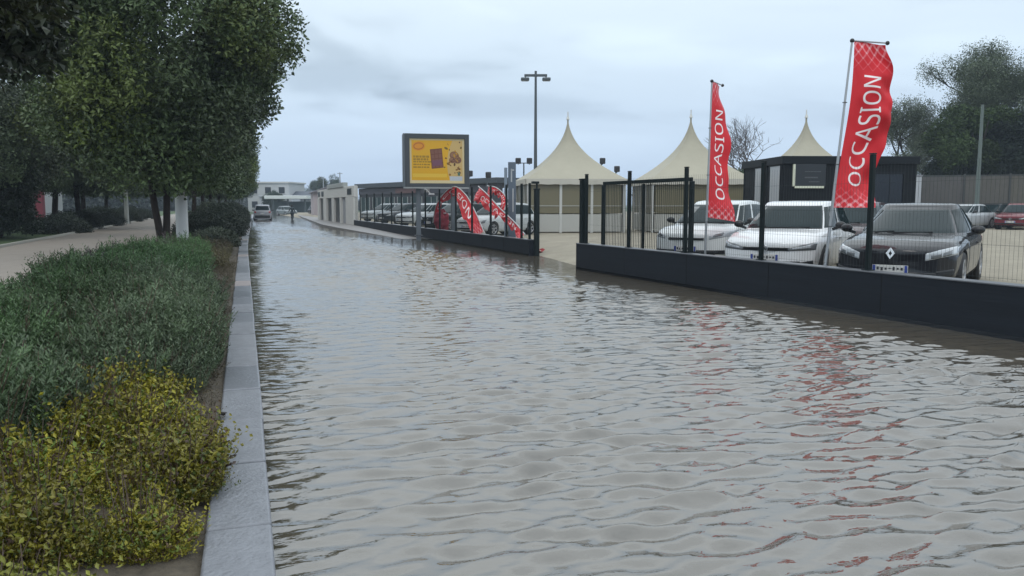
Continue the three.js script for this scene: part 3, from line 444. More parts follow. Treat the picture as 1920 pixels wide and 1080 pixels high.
car({ ...pale, name: 'parked_car', paint: paint(0.45, 0.48, 0.49), label: 'silver car behind the far wall under the billboard' }, [11.0, 0.25, -50], YAW(44));
car({ ...pale, name: 'parked_car', paint: paint(0.02, 0.025, 0.03), label: 'black car behind the far wall, left of the billboard legs' }, [11.0, 0.25, -57.5], YAW(42));
car({ ...pale, name: 'parked_car', paint: paint(0.3, 0.33, 0.34), label: 'grey car behind the far wall near the white gatehouse' }, [10.9, 0.25, -65], YAW(44));
// car driving away through the water on the left
car(hatch({ name: 'moving_car', label: 'grey tall car with dark bumper in the flooded street on the left, seen from behind', paint: paint(0.30, 0.30, 0.32), L: 4.4, W: 1.84, R: 0.35, axles: [-1.35, 1.33], top: [[-2.2, 1.06], [-2.0, 1.12], [-1.2, 1.12], [0.6, 1.1], [1.1, 1.06], [1.7, 0.98], [2.05, 0.88], [2.2, 0.76]], cabin: { belt: 1.06, roof: 1.74, arch: 0.05, zf0: 1.2, zf1: 0.4, zr0: -2.1, zr1: -1.85, w0: 0.86, w1: 0.68 }, rear: { lamp: [0.62, 0.88, 0.86, 1.1], plate: 0.82, bumper: 0.68 } }), [1.9, -0.14, -90], Math.PI - 0.04);

// ---------------------------------------------------------------- red sales flags
function flagCanvas() {
  const c = document.createElement('canvas'); c.width = 256; c.height = 1024; const x = c.getContext('2d');
  x.fillStyle = '#d2202c'; x.fillRect(0, 0, 256, 1024);
  const r = rng(4);
  const pattern = (y0, y1, flip) => { // white chevrons that thin out towards the middle of the flag
    for (let row = 0; row < 5; row++) { const t = row / 4, y = flip ? lerp(y1, y0, t) : lerp(y0, y1, t), wd = lerp(15, 6, t); x.strokeStyle = 'rgba(244,226,226,' + lerp(0.5, 0.18, t) + ')'; x.lineWidth = wd;
      for (let k = -1; k < 5; k++) { x.beginPath(); const xx = k * 62 + (row % 2) * 31; x.moveTo(xx, y + 22); x.lineTo(xx + 31, y - 14); x.lineTo(xx + 62, y + 22); x.stroke(); } } };
  pattern(12, 150, false); pattern(912, 1016, true);
  x.save(); x.translate(120, 890); x.rotate(-Math.PI / 2); x.fillStyle = '#f6eeee'; x.font = '118px sans-serif'; x.textBaseline = 'middle'; x.textAlign = 'left';
  const w = x.measureText('OCCASION').width; x.scale(700 / w, 1.28); x.fillText('OCCASION', 0, 6); x.restore();
  const t = new THREE.CanvasTexture(c); t.colorSpace = THREE.SRGBColorSpace; return t;
}
const flagTex = flagCanvas();
const flagMat = new THREE.MeshPhysicalMaterial({ map: flagTex, roughness: 0.75, side: THREE.DoubleSide, transmission: 0.12, thickness: 0, bumpMap: bumpTex(14, 61.3, 256), bumpScale: 0.012 });
const poleMat = mat(0.32, 0.34, 0.36, 0.35, { metalness: 0.4 }), darkCap = mat(0.02, 0.02, 0.022, 0.5);
const rightV = V(Math.cos(PSI), 0, Math.sin(PSI)), fwdV = V(Math.sin(PSI), 0, -Math.cos(PSI));
function salesFlag(label, foot, head, width, drop, topGap, turnAt, ripple) {
  const t = thing('sales_flag', label, 'flag', [foot.x, foot.y, foot.z]), hd = head.clone().sub(foot), dir = hd.clone().normalize();
  part('pole', [cyl(V(0, 0, 0), hd.clone().multiplyScalar(0.55), 0.026, 0.022, 12), cyl(hd.clone().multiplyScalar(0.55), hd, 0.02, 0.016, 12)], poleMat, t);
  const a0 = turnAt(1), out0 = rightV.clone().multiplyScalar(Math.cos(a0)).addScaledVector(fwdV, Math.sin(a0)), tip = hd.clone().addScaledVector(out0, width(1) + 0.05).addScaledVector(UP, -topGap * 0.9);
  part('cross_arm', [cyl(hd.clone(), tip, 0.013, 0.012, 10)], poleMat, t);
  part('end_cap', [new THREE.SphereGeometry(0.034, 12, 8).translate(tip.x, tip.y, tip.z), new THREE.SphereGeometry(0.036, 12, 8).translate(hd.x, hd.y, hd.z)], darkCap, t);
  const g = sheet((u, v) => { // v 0 at the bottom, 1 at the top
    const a = turnAt(v), out = rightV.clone().multiplyScalar(Math.cos(a)).addScaledVector(fwdV, Math.sin(a)), nn = out.clone().cross(UP), s = u * width(v), rp = ripple(u, v), p = hd.clone().addScaledVector(dir, -(1 - v) * drop).addScaledVector(out, 0.035 + s + rp.x).addScaledVector(nn, rp.n);
    p.y += -topGap * u * v + rp.y; p.u = u; p.v = v; return p;
  }, 28, 90);
  part('flag_cloth', g, flagMat, t);
  part('flag_tie', [0.25, 0.5, 0.75].map((k) => new THREE.TorusGeometry(0.034, 0.005, 6, 14).rotateX(Math.PI / 2).translate(hd.x * k, hd.y * k, hd.z * k)), darkCap, t);
  return t;
}
salesFlag('tall red flag with white lettering on a leaning pole before the dark building', V(8.82, 0.3, -10.6), V(9.42, 4.28, -10.86), (v) => 0.48 + 0.24 * Math.sin(Math.min(1, (1 - v) * 1.7) * 1.6), 2.72, 0.07, (v) => 0.02 + 0.3 * Math.sin(v * 5.2),
  (u, v) => ({ x: (v > 0.97 ? 0 : 0.05 * Math.sin((1 - v) * 4)) + u * (0.022 * Math.sin(v * 15 + 1) + 0.014 * Math.sin(v * 31)), n: u * (0.11 * Math.sin(v * 9 + u * 4) + 0.045 * Math.sin(v * 23 - u * 6) + 0.016 * Math.sin(v * 47 + u * 9)), y: -0.05 * u * Math.sin(v * 9) }));
salesFlag('narrow twisted red flag on an upright pole, left one, in front of the middle tent', V(9.14, 0.3, -14.62), V(9.41, 4.22, -14.95), (v) => 0.66 - 0.12 * v, 2.86, 0.02, (v) => 0.32 + 0.62 * Math.pow(v, 0.8),
  (u, v) => ({ x: 0.02 * Math.sin(v * 14) * u, n: u * (0.07 * Math.sin(v * 8 + u * 3) + 0.03 * Math.sin(v * 25)), y: -0.1 * u * (1 - v) + 0.03 * Math.sin(v * 12) * u }));

// flags blown over behind the far wall: bent poles with their cloth
function fallenFlag(label, P, w, twist, seed) {
  const curve = new THREE.CatmullRomCurve3(P), p0 = P[0], t = thing('fallen_flag', label, 'flag', [p0.x, p0.y, p0.z], 0), off = (q) => q.clone().sub(p0), r = rng(seed), k1 = r() * 6, k2 = r() * 6;
  part('pole', new THREE.TubeGeometry(new THREE.CatmullRomCurve3(P.map(off)), 60, 0.022, 8), mat(0.5, 0.5, 0.5, 0.4), t);
  part('flag_cloth', sheet((u, v) => { const c = curve.getPoint(lerp(0.04, 0.98, v)), tn = curve.getTangent(v), side = tn.clone().cross(fwdV).normalize(); const hang = V(0, -1, 0).lerp(side.negate(), 0.7 + twist).normalize(); const q = off(c).addScaledVector(hang, u * w * (0.75 + 0.3 * Math.sin(v * 5 + k1))).addScaledVector(fwdV, u * (0.14 * Math.sin(v * 13 + k2) + 0.08 * Math.sin(v * 27 + u * 5) + 0.05 * Math.sin(v * 61 + u * 9))); q.y += (0.06 * Math.sin(v * 19 + u * 4) + 0.05 * Math.sin(v * 41 - u * 7)) * u; return q; }, 14, 70), flagMat, t);
  return t;
}
{
  const A = (r, f, y) => V(rightV.x * r + fwdV.x * f, y, rightV.z * r + fwdV.z * f);   // metres to the right, metres ahead, height
  fallenFlag('red flag blown over in a high arch behind the far wall, leftmost of the three', [V(8.66, 0.76, -38.1), V(8.72, 1.60, -37.6), V(8.97, 2.42, -35.46), V(8.99, 2.08, -33.30), V(8.95, 1.33, -31.56), V(8.95, 0.50, -30.24)], 0.55, 0.0, 3);
  fallenFlag('red and white flag bent down to the right behind the far wall, middle one', [V(9.0, 2.37, -31.3), V(9.0, 2.05, -30.1), V(9.0, 1.47, -28.3), V(9.1, 0.98, -26.9), V(9.15, 0.6, -26.0)], 0.5, -0.05, 9);
  fallenFlag('red flag crumpled beside the fence end post, rightmost of the blown over flags', [V(9.05, 2.36, -30.2), V(9.25, 2.27, -29.6), V(9.4, 1.87, -28.9), V(9.25, 1.43, -28.6)], 0.5, -0.2, 14);
  // scrap of red cloth on its broken pole in the entrance
  const t = thing('cloth_scrap', 'crumpled piece of red cloth with a short white pole lying in the entrance gap', 'cloth', [9.05, 0.02, -25.2], 0.4);
  part('flag_cloth', sheet((u, v) => V((u - 0.5) * 0.5, 0.1 + 0.16 * Math.sin(u * 7 + v * 3) * Math.sin(v * 5 + 1) + 0.1 * Math.sin(v * 3.1), (v - 0.5) * 0.9), 16, 22), mat(0.33, 0.03, 0.03, 0.7, { side: THREE.DoubleSide }), t);
  part('pole', cyl(V(-0.2, 0.5, -0.5), V(0.25, 0.02, 0.4), 0.02), mat(0.55, 0.5, 0.45, 0.6), t);
  part('hem', cyl(V(-0.25, 0.12, -0.45), V(0.3, 0.1, -0.5), 0.025), mat(0.6, 0.5, 0.45, 0.7), t);
  // red ball-like bundle
  const b = thing('cloth_bundle', 'round bundle of dark red cloth on the ground behind the far wall', 'cloth', [8.95, 0.2, -37.4]);
  part('cloth', sheet((u, v) => { const a = u * TAU, e = v * Math.PI, R = 0.42 * (1 + 0.12 * Math.sin(a * 5 + v * 7) + 0.08 * Math.sin(e * 9 + a * 2)); return V(R * Math.sin(e) * Math.cos(a) * 0.8, 0.62 - 1.25 * R * Math.cos(e) , R * Math.sin(e) * Math.sin(a) * 0.8); }, 40, 24), mat(0.26, 0.012, 0.03, 0.7), b);
  part('tie', new THREE.TorusGeometry(0.2, 0.03, 8, 20).rotateX(Math.PI / 2).translate(0, 1.02, 0), mat(0.5, 0.4, 0.4, 0.7), b);
  // upright blue grey banner near the fence end
  const s = thing('banner_sign', 'tall narrow blue grey banner sign beside the thin double lamp', 'sign', [A(-0.12, 31, 0).x, 0.2, A(-0.12, 31, 0).z], -PSI);
  part('board', rbox(0.3, 3.0, 0.06, 0.12, 1.56, 0, 0.02), mat(0.10, 0.13, 0.17, 0.5), s); part('side_board', rbox(0.12, 2.8, 0.06, -0.12, 1.45, -0.02, 0.02), mat(0.2, 0.25, 0.31, 0.5), s);
  part('print', [box(0.05, 0.5, 0.01, 0.1, 2.55, 0.034), box(0.12, 0.05, 0.01, 0.14, 2.75, 0.034), box(0.05, 0.9, 0.01, 0.16, 1.6, 0.034)], mat(0.42, 0.44, 0.46, 0.6), s); part('foot', rbox(0.6, 0.06, 0.5, 0, 0.05, 0, 0.02), darkCap, s);
}

// ---------------------------------------------------------------- lamps
const mastMat = mat(0.085, 0.10, 0.11, 0.45, { metalness: 0.3 }), lensMat = phys(0.35, 0.36, 0.36, 0.25);
{
  const t = thing('street_lamp', 'tall thin double headed lamp mast left of the first tent', 'street lamp', [14.75, 0.22, -40.3], -PSI), H = 8.15;
  part('mast', [new THREE.CylinderGeometry(0.06, 0.115, H, 14).translate(0, H / 2, 0), new THREE.CylinderGeometry(0.14, 0.15, 0.5, 14).translate(0, 0.25, 0)], mastMat, t);
  part('cross_arm', [rbox(1.2, 0.13, 0.1, 0, H + 0.0, 0, 0.02), box(0.12, 0.25, 0.12, 0, H + 0.1, 0)], mastMat, t);
  for (const s of [-1, 1]) { const h = part('lamp_head', rbox(0.44, 0.16, 0.34, s * 0.56, H - 0.2, 0.02, 0.05).rotateZ(0), mastMat, t); part('lamp_arm', bar(V(s * 0.52, H, 0), V(s * 0.56, H - 0.16, 0), 0.06), mastMat, t); part('lens', rbox(0.36, 0.02, 0.26, s * 0.56, H - 0.285, 0.02, 0.008), lensMat, h); }
}
function flood(label, x, z, H, heads = 2) {
  const t = thing('flood_lamp', label, 'flood lamp', [x, 0.2, z], -PSI);
  part('mast', new THREE.CylinderGeometry(0.05, 0.08, H, 10).translate(0, H / 2, 0), mastMat, t);
  if (heads === 2) part('cross_arm', box(0.75, 0.06, 0.06, 0, H, 0), mastMat, t);
  for (const s of heads === 2 ? [-1, 1] : [0.2]) { part('lamp_head', rbox(0.42, 0.44, 0.22, s * 0.42, H + 0.16, 0, 0.06), darkCap, t); part('lamp_bracket', box(0.06, 0.2, 0.06, s * 0.42, H - 0.02, 0), mastMat, t); }
  return t;
}
flood('thin double flood lamp between the banner sign and the tall lamp mast', 19.9, -56.9, 4.5);
flood('flood lamp showing over the right slope of the leftmost tent, upper one', 25.4, -55.1, 4.5, 1);
flood('flood lamp right of the leftmost tent, lower one near the gate', 26.4, -54.7, 3.9, 1);
flood('small lamp head right of the billboard bottom corner', 15.9, -57.8, 3.55, 1);
flood('small lamp head above the fallen red flags', 17.2, -57.4, 3.45, 1);
{
  const t = thing('lamp_pole', 'plain grey pole in the back yard before the dark trees', 'pole', [40.18, 0.2, -35.6]);
  part('pole', new THREE.CylinderGeometry(0.075, 0.14, 7.1, 12).translate(0, 3.55, 0), mat(0.11, 0.14, 0.13, 0.5), t); part('collar', new THREE.CylinderGeometry(0.17, 0.19, 0.35, 12).translate(0, 0.17, 0), mat(0.1, 0.12, 0.12, 0.5), t);
}
for (const [x, z, h, l] of [[12.67, -112.9, 6.0, 'thin distant pole behind the white gatehouse, taller one'], [10.49, -113.5, 5.3, 'thin distant pole left of the white gatehouse, shorter one']]) { const t = thing('utility_pole', l, 'pole', [x, 0, z]); part('pole', new THREE.CylinderGeometry(0.07, 0.12, h, 10).translate(0, h / 2, 0), mat(0.3, 0.33, 0.36, 0.6), t); part('pole_top', box(0.7, 0.08, 0.08, 0, h - 0.15, 0), mat(0.3, 0.33, 0.36, 0.6), t); }
// white bollard light under the trees, and the pale T shaped lamp beyond the path
{
  const wm = mat(0.72, 0.73, 0.72, 0.4), t = thing('white_post', 'thick white post under the trees beside the double trunk', 'post', [-1.89, 0.12, -27.6], 0);
  part('shaft', new THREE.CylinderGeometry(0.17, 0.19, 4.4, 22).translate(0, 2.2, 0), wm, t); part('base_ring', new THREE.CylinderGeometry(0.215, 0.225, 0.1, 22).translate(0, 0.05, 0), wm, t); part('lamp_head', rbox(0.5, 0.16, 0.5, 0, 4.47, 0, 0.06), wm, t);
  const u = thing('path_lamp', 'pale T shaped lamp post beyond the path hedge', 'lamp post', [-8.4, 0.2, -66.6], -PSI);
  part('shaft', new THREE.CylinderGeometry(0.13, 0.17, 3.25, 14).translate(0, 1.62, 0), mat(0.55, 0.57, 0.54, 0.5), u); part('lamp_head', rbox(0.95, 0.16, 0.3, 0, 3.33, 0, 0.05), mat(0.6, 0.62, 0.59, 0.5), u); part('lens', rbox(0.7, 0.02, 0.2, 0, 3.24, 0, 0.008), lensMat, u);
}

// ---------------------------------------------------------------- trees
const barkMat = new THREE.MeshStandardMaterial({ map: grain([0.035, 0.026, 0.021], 0.6, 26, 71.1), bumpMap: bumpTex(34, 71.9, 256), bumpScale: 0.03, roughness: 0.95 });
const leafMat = phys(1, 1, 1, 0.5, { side: THREE.DoubleSide });
const bunches = [leafBunch(12, 0.2, 0.125, 0.072, 101), leafBunch(12, 0.22, 0.13, 0.074, 102)];
const leafDull = phys(1, 1, 1, 0.75, { side: THREE.DoubleSide, specularIntensity: 0.4 }), bigBunch = leafBunch(12, 0.36, 0.2, 0.12, 103), fineBunch = leafBunch(16, 0.3, 0.12, 0.05, 104);
function limb(a, b, r0, r1, seed, wob = 0.12) { const r = rng(seed), d = b.clone().sub(a), L = d.length(), P = [0, 0.33, 0.66, 1].map((k) => a.clone().addScaledVector(d, k).add(V((r() - 0.5), (r() - 0.5) * 0.4, (r() - 0.5)).multiplyScalar(k > 0 && k < 1 ? wob * L : 0))), c = new THREE.CatmullRomCurve3(P), n = 7, m = 9; return sheet((u, v) => { const q = c.getPoint(v), t = c.getTangent(v), s = Math.abs(t.y) > 0.9 ? V(1, 0, 0) : UP, e1 = t.clone().cross(s).normalize(), e2 = t.clone().cross(e1), R = lerp(r0, r1, v) * (1 + (v < 0.05 && r0 > 0.1 ? 0.3 : 0)), A = u * TAU; const o = q.addScaledVector(e1, Math.cos(A) * R).addScaledVector(e2, Math.sin(A) * R); o.u = u * 2; o.v = v * L; return o; }, m, n); }
function crownPoints(o, r) {           // uneven crown: lumps on an ellipsoid, leaves mostly in the lumps' outer shells
  const lumps = [];
  for (let i = 0; i < o.lumps; i++) { const d = V(r() * 2 - 1, r() * 2 - 1, r() * 2 - 1).normalize(), k = 0.5 + 0.42 * Math.sqrt(r()); lumps.push({ c: V(d.x * o.R * k, o.cy + d.y * o.Ry * k, d.z * o.R * k), r: o.R * (0.2 + 0.17 * r()), tone: 0.55 + r() * 1.0, warm: r() }); }
  const out = [];
  for (let i = 0; i < o.n; i++) { const l = lumps[Math.floor(r() * lumps.length)], d = V(r() * 2 - 1, r() * 2 - 1, r() * 2 - 1).normalize(), rad = l.r * (0.35 + 0.75 * Math.sqrt(r())), p = l.c.clone().addScaledVector(d, rad); if (p.y < o.minY + (r() - 0.5) * 0.5) { p.y = o.minY + r() * 0.9; } const hgt = clamp((p.y - (o.cy - o.Ry)) / (2 * o.Ry), 0, 1); const t = l.tone * (0.85 + r() * 0.35), w = l.warm > 0.82 ? 1 : 0; out.push([p, randQ(r), 0.75 + r() * 0.6, rgb(o.col[0] * t * (1 + 0.35 * w), o.col[1] * t * (1 + 0.22 * w), o.col[2] * t * (1 - 0.35 * w))]); }
  return out;
}
function tree(name, label, pos, o, group, turn = 0) {
  const t = thing(name, label, 'tree', pos, turn, group), r = rng(o.seed), g = [];
  const stems = o.stems ?? [[V(0, -0.1, 0), V(0.1, o.fork, 0.05)]];
  stems.forEach(([a, b], i) => { g.push(limb(a, b, o.tr, o.tr * 0.78, o.seed + i, 0.02)); for (let k = 0; k < 5; k++) { const an = r() * TAU, e = V(Math.cos(an) * o.R * (0.35 + 0.4 * r()), o.cy + (r() - 0.25) * o.Ry * 0.9, Math.sin(an) * o.R * (0.35 + 0.4 * r())); g.push(limb(b.clone().add(V(0, -0.15, 0)), e, o.tr * 0.62, 0.03, o.seed + 10 + k + i * 7)); } });
  part('trunk', g, barkMat, t);
  scatter('crown', o.bunch ?? bunches[o.seed % 2], o.bunch === bigBunch ? leafDull : leafMat, crownPoints(o, r), t);
  return t;
}
const dark = [0.07, 0.106, 0.037];
const treeA = tree('street_tree', 'tree with a dark forked double trunk beside the thick white post', [-2.38, 0.12, -26.3], { seed: 11, R: 3.75, Ry: 4.2, cy: 6.0, minY: 2.0, n: 11500, lumps: 58, col: dark, tr: 0.115, fork: 2.6, stems: [[V(0.02, -0.1, 0), V(-0.24, 2.5, 0.1)], [V(0.06, -0.1, 0.02), V(0.22, 2.6, -0.1)]] });
tree('street_tree', 'nearest tree, its leaves overhanging the top left corner', [-4.75, 0.15, -10.4], { seed: 12, R: 3.3, Ry: 2.6, cy: 5.0, minY: 2.75, n: 11000, lumps: 46, col: [0.045, 0.062, 0.032], tr: 0.13, fork: 2.6 });
const treeC = tree('street_tree', 'dense dark tree of the row along the planting bed', [-2.45, 0.12, -34], { seed: 13, R: 2.5, Ry: 3.1, cy: 4.5, minY: 1.5, n: 8200, lumps: 44, col: dark, tr: 0.12, fork: 2.2 }, 'trees of the row along the kerb');
{ const sp = [[-2.3, -41, 1.1], [-2.2, -49, 2.3], [-2.0, -57, 4], [-1.8, -66, 5.2], [-1.6, -76, 0.6], [-1.3, -88, 3.1], [-1.1, -101, 2]];
  for (const [x, z, a] of sp) copy(treeC, [x, 0.1, z], a); }
const treeD = tree('path_tree', 'bushy tree on the lawn beyond the footpath', [-10.1, 0.18, -50.8], { seed: 21, R: 3.9, Ry: 2.7, cy: 4.8, minY: 2.3, n: 6500, lumps: 40, col: [0.075, 0.105, 0.05], tr: 0.17, fork: 3.0, stems: [[V(0, -0.1, 0), V(0.15, 3.2, 0)]], bunch: bunches[0] });
treeD.userData.label = 'bushy tree with reddish brown trunk on the lawn beyond the path, left of its twin';
copy(treeD, [-9.3, 0.18, -53.2], 2.1, 'bushy tree on the lawn beyond the path, right of the reddish trunk');
for (const [x, z, a] of [[-11.2, -38, 1], [-14.5, -44, 3], [-10.8, -64, 4.4], [-11.2, -76, 0.4], [-11.4, -90, 2.6], [-17, -58, 1.9], [-19, -75, 5], [-20.5, -52, 0.2]]) copy(treeD, [x, 0.18, z], a, 'bushy dark tree standing on the lawn beyond the footpath', 'trees on the lawn beyond the path');
tree('path_tree', 'low dark bushy tree at the left edge beyond the path', [-10.2, 0.18, -40.5], { seed: 24, R: 2.5, Ry: 2.2, cy: 2.1, minY: 0.4, n: 6500, lumps: 36, col: [0.03, 0.045, 0.026], tr: 0.12, fork: 1.2 });

// trees behind the yard
function openTree(label, pos, o) {
  const t = thing(o.name ?? 'yard_tree', label, 'tree', pos), r = rng(o.seed), g = [], tips = [];
  const grow = (a, dir, len, rad, d) => {
    const b = a.clone().addScaledVector(dir, len); g.push(limb(a, b, rad, rad * 0.7, Math.floor(r() * 1e6), 0.06));
    if (d > o.leafFrom) for (let k = 0; k < o.perTip; k++) tips.push(a.clone().lerp(b, 0.3 + 0.8 * r()).add(V(r() - 0.5, r() - 0.5, r() - 0.5).multiplyScalar(o.spread)));
    if (d >= o.depth) return;
    const n = d === 0 ? o.first : 2 + (r() < 0.45 ? 1 : 0);
    for (let i = 0; i < n; i++) { const ax = V(r() - 0.5, r() - 0.5, r() - 0.5).cross(dir).normalize(); const nd = dir.clone().applyAxisAngle(ax, 0.32 + r() * 0.5 + (d === 0 ? o.splay : 0)).applyAxisAngle(UP, (i / n) * TAU * 0.2).add(V(0, o.lift, 0)).normalize(); grow(b, nd, len * (0.62 + r() * 0.26), rad * 0.66, d + 1); }
  };
  grow(V(0, -0.2, 0), V(o.tilt ?? 0, 1, 0).normalize(), o.trunk, o.rad, 0);
  part('trunk', g, o.bark ?? barkMat, t);
  if (tips.length) scatter('crown', o.bunch ?? fineBunch, leafMat, tips.map((p) => { const k = 0.7 + r() * 0.7; return [p, randQ(r), 0.7 + r() * 0.8, rgb(o.col[0] * k, o.col[1] * k, o.col[2] * k)]; }), t);
  return t;
}
const P2 = (r, f) => [rightV.x * r + fwdV.x * f, 0, rightV.z * r + fwdV.z * f];
openTree('tall tree with open branching crown behind the yard, at the right edge', P2(38.8, 64), { seed: 33, trunk: 3.95, rad: 0.3, first: 4, splay: 0.12, lift: 0.1, depth: 6, leafFrom: 3, perTip: 13, spread: 1.5, col: [0.065, 0.09, 0.045], tilt: 0.05 });
openTree('spreading light crowned tree left of the tall one, over the dark building end', P2(35.2, 66), { seed: 38, trunk: 3.4, rad: 0.26, first: 4, splay: 0.25, lift: 0.05, depth: 6, leafFrom: 3, perTip: 11, spread: 1.4, col: [0.072, 0.096, 0.055] });
tree('yard_tree', 'round dark green tree between the dark building and the grey pole', P2(32.9, 58), { seed: 41, R: 3.0, Ry: 2.6, cy: 6.1, minY: 2.6, n: 4200, lumps: 34, col: [0.036, 0.058, 0.018], tr: 0.22, fork: 3.4, bunch: bigBunch });
tree('yard_tree', 'very dark evergreen behind the screen fence, right of the pole', P2(36.6, 57), { seed: 42, R: 3.4, Ry: 2.9, cy: 4.6, minY: 0.8, n: 5200, lumps: 38, col: [0.013, 0.021, 0.015], tr: 0.25, fork: 2.6, bunch: bigBunch });
tree('yard_tree', 'tall dark evergreen cut by the right edge of the picture', P2(41.4, 57), { seed: 43, R: 3.2, Ry: 4.6, cy: 6.8, minY: 1.5, n: 5600, lumps: 40, col: [0.012, 0.02, 0.015], tr: 0.28, fork: 3, bunch: bigBunch });
tree('yard_tree', 'dark bushy tree directly over the screen fence left of the pole', P2(33.2, 59), { seed: 44, R: 2.9, Ry: 2.2, cy: 3.4, minY: 0.6, n: 4200, lumps: 30, col: [0.014, 0.023, 0.016], tr: 0.2, fork: 2, bunch: bigBunch });
openTree('bare branched small tree behind the middle tent, right of the left red flag', P2(16.4, 56), { name: 'bare_tree', seed: 52, trunk: 2.3, rad: 0.1, first: 5, splay: 0.1, lift: 0.1, depth: 6, leafFrom: 9, perTip: 1, spread: 0.7, col: [0.1, 0.08, 0.075], bark: mat(0.1, 0.092, 0.095, 0.9) });
{ const t = tree('yard_bush', 'small green bush between the middle tent and the dark building', P2(15.0, 52), { seed: 55, R: 1.1, Ry: 1.3, cy: 2.6, minY: 0.3, n: 900, lumps: 16, col: [0.05, 0.08, 0.04], tr: 0.08, fork: 1.4 }); t.userData.category = 'bush'; }

// ---------------------------------------------------------------- planting bed
const twigMat = mat(0.06, 0.042, 0.03, 0.9);
function sprig(kind, seed) {           // one leafy stem
  const r = rng(seed), pos = [], nor = [];
  const leaf = (A, ax, l, w) => { const sd = ax.clone().cross(V(r() - 0.5, r() - 0.5, r() - 0.5)).normalize(), nn = sd.clone().cross(ax).normalize(), B = A.clone().addScaledVector(ax, l), M = A.clone().addScaledVector(ax, l * 0.5), P = M.clone().addScaledVector(sd, w / 2).addScaledVector(nn, w * 0.18), Q = M.clone().addScaledVector(sd, -w / 2).addScaledVector(nn, w * 0.18); for (const t of [[A, P, B], [A, B, Q]]) { const N = t[1].clone().sub(t[0]).cross(t[2].clone().sub(t[0])).normalize(); for (const q of t) { pos.push(q.x, q.y, q.z); nor.push(N.x, N.y, N.z); } } };
  if (kind === 'spike') { // upright, needle leaved
    for (let s = 0; s < 5; s++) { const a = r() * TAU, lean = 0.12 + r() * 0.3, H = 0.26 + r() * 0.16, b = V(Math.cos(a) * 0.05, 0, Math.sin(a) * 0.05); for (let i = 0; i < 22; i++) { const k = 0.12 + 0.88 * i / 22, p = b.clone().add(V(Math.cos(a) * lean * H * k * k, H * k, Math.sin(a) * lean * H * k * k)), an = r() * TAU; leaf(p, V(Math.cos(an) * 0.8, 0.55 + r() * 0.5, Math.sin(an) * 0.8).normalize(), 0.05 * (1.15 - k * 0.5), 0.011); } }
  } else {                // loose twig with small oval leaves
    for (let s = 0; s < 5; s++) { const a = r() * TAU, lean = 0.4 + r() * 0.8, H = 0.14 + r() * 0.13; for (let i = 0; i < 9; i++) { const k = 0.2 + 0.8 * i / 9, p = V(Math.cos(a) * lean * H * k, H * k, Math.sin(a) * lean * H * k), an = r() * TAU; leaf(p, V(Math.cos(an), 0.35 + r() * 0.7, Math.sin(an)).normalize(), 0.036 * (0.7 + r() * 0.6), 0.021); } }
  }
  const g = new THREE.BufferGeometry(); g.setAttribute('position', new THREE.Float32BufferAttribute(pos, 3)); g.setAttribute('normal', new THREE.Float32BufferAttribute(nor, 3)); return g;
}
const spikes = [sprig('spike', 301), sprig('spike', 302)], ovals = [sprig('oval', 303), sprig('oval', 304)];
const twigGeo = mergeGeometries([[0.12, 0.3, 0.05], [-0.1, 0.26, 0.1], [0.02, 0.34, -0.12], [-0.09, 0.24, -0.08]].map(([a, b, c]) => clean(cyl(V(0, -0.18, 0), V(a, b, c), 0.005, 0.002, 4))));
// a bed patch: sprigs over a lumpy canopy surface, denser towards the top
function patch(name, label, category, area, n, height, geos, colour, seed, scale = [0.8, 1.3], layers = 3) {
  const t = new THREE.Group(); t.name = numbered(name); scene.add(t); tag(t, label, category, null, 'stuff');
  const r = rng(seed), lists = geos.map(() => []); let tries = 0, k = 0;
  while (k < n && tries++ < n * 30) {
    const x = lerp(area.x0, area.x1, r()), z = lerp(area.z0, area.z1, r()), h = height(x, z); if (h <= 0.06) continue;
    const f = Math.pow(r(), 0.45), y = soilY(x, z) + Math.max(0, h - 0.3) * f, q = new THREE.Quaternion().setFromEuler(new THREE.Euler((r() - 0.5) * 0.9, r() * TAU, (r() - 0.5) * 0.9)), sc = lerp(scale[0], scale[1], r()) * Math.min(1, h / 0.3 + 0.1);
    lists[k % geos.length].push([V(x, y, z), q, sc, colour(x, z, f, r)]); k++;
  }
  geos.forEach((g, i) => scatter('foliage', g, leafMat, lists[i], t, 'stuff'));
  const tw = []; for (const l of lists) l.forEach((e, i) => { if (i % (geos === ovals ? 11 : 5) === 0) { const k = 0.6 + r() * 0.8; tw.push([e[0].clone().add(V(0, 0.02, 0)), e[1], V(1, 0.8 + r() * 0.6, 1).multiplyScalar(e[2]), rgb(0.09 * k, 0.06 * k, 0.042 * k)]); } });
  scatter('twigs', twigGeo, leafMat, tw, t, 'stuff');
  return t;
}
const lump = (x, z, f, s) => 0.5 + 0.9 * fbm(x * f + s, 1.7, z * f - s, 3);
const edgeIn = (x, a, b, w = 0.35) => smooth(x, a, a + w) * (1 - smooth(x, b - w, b));
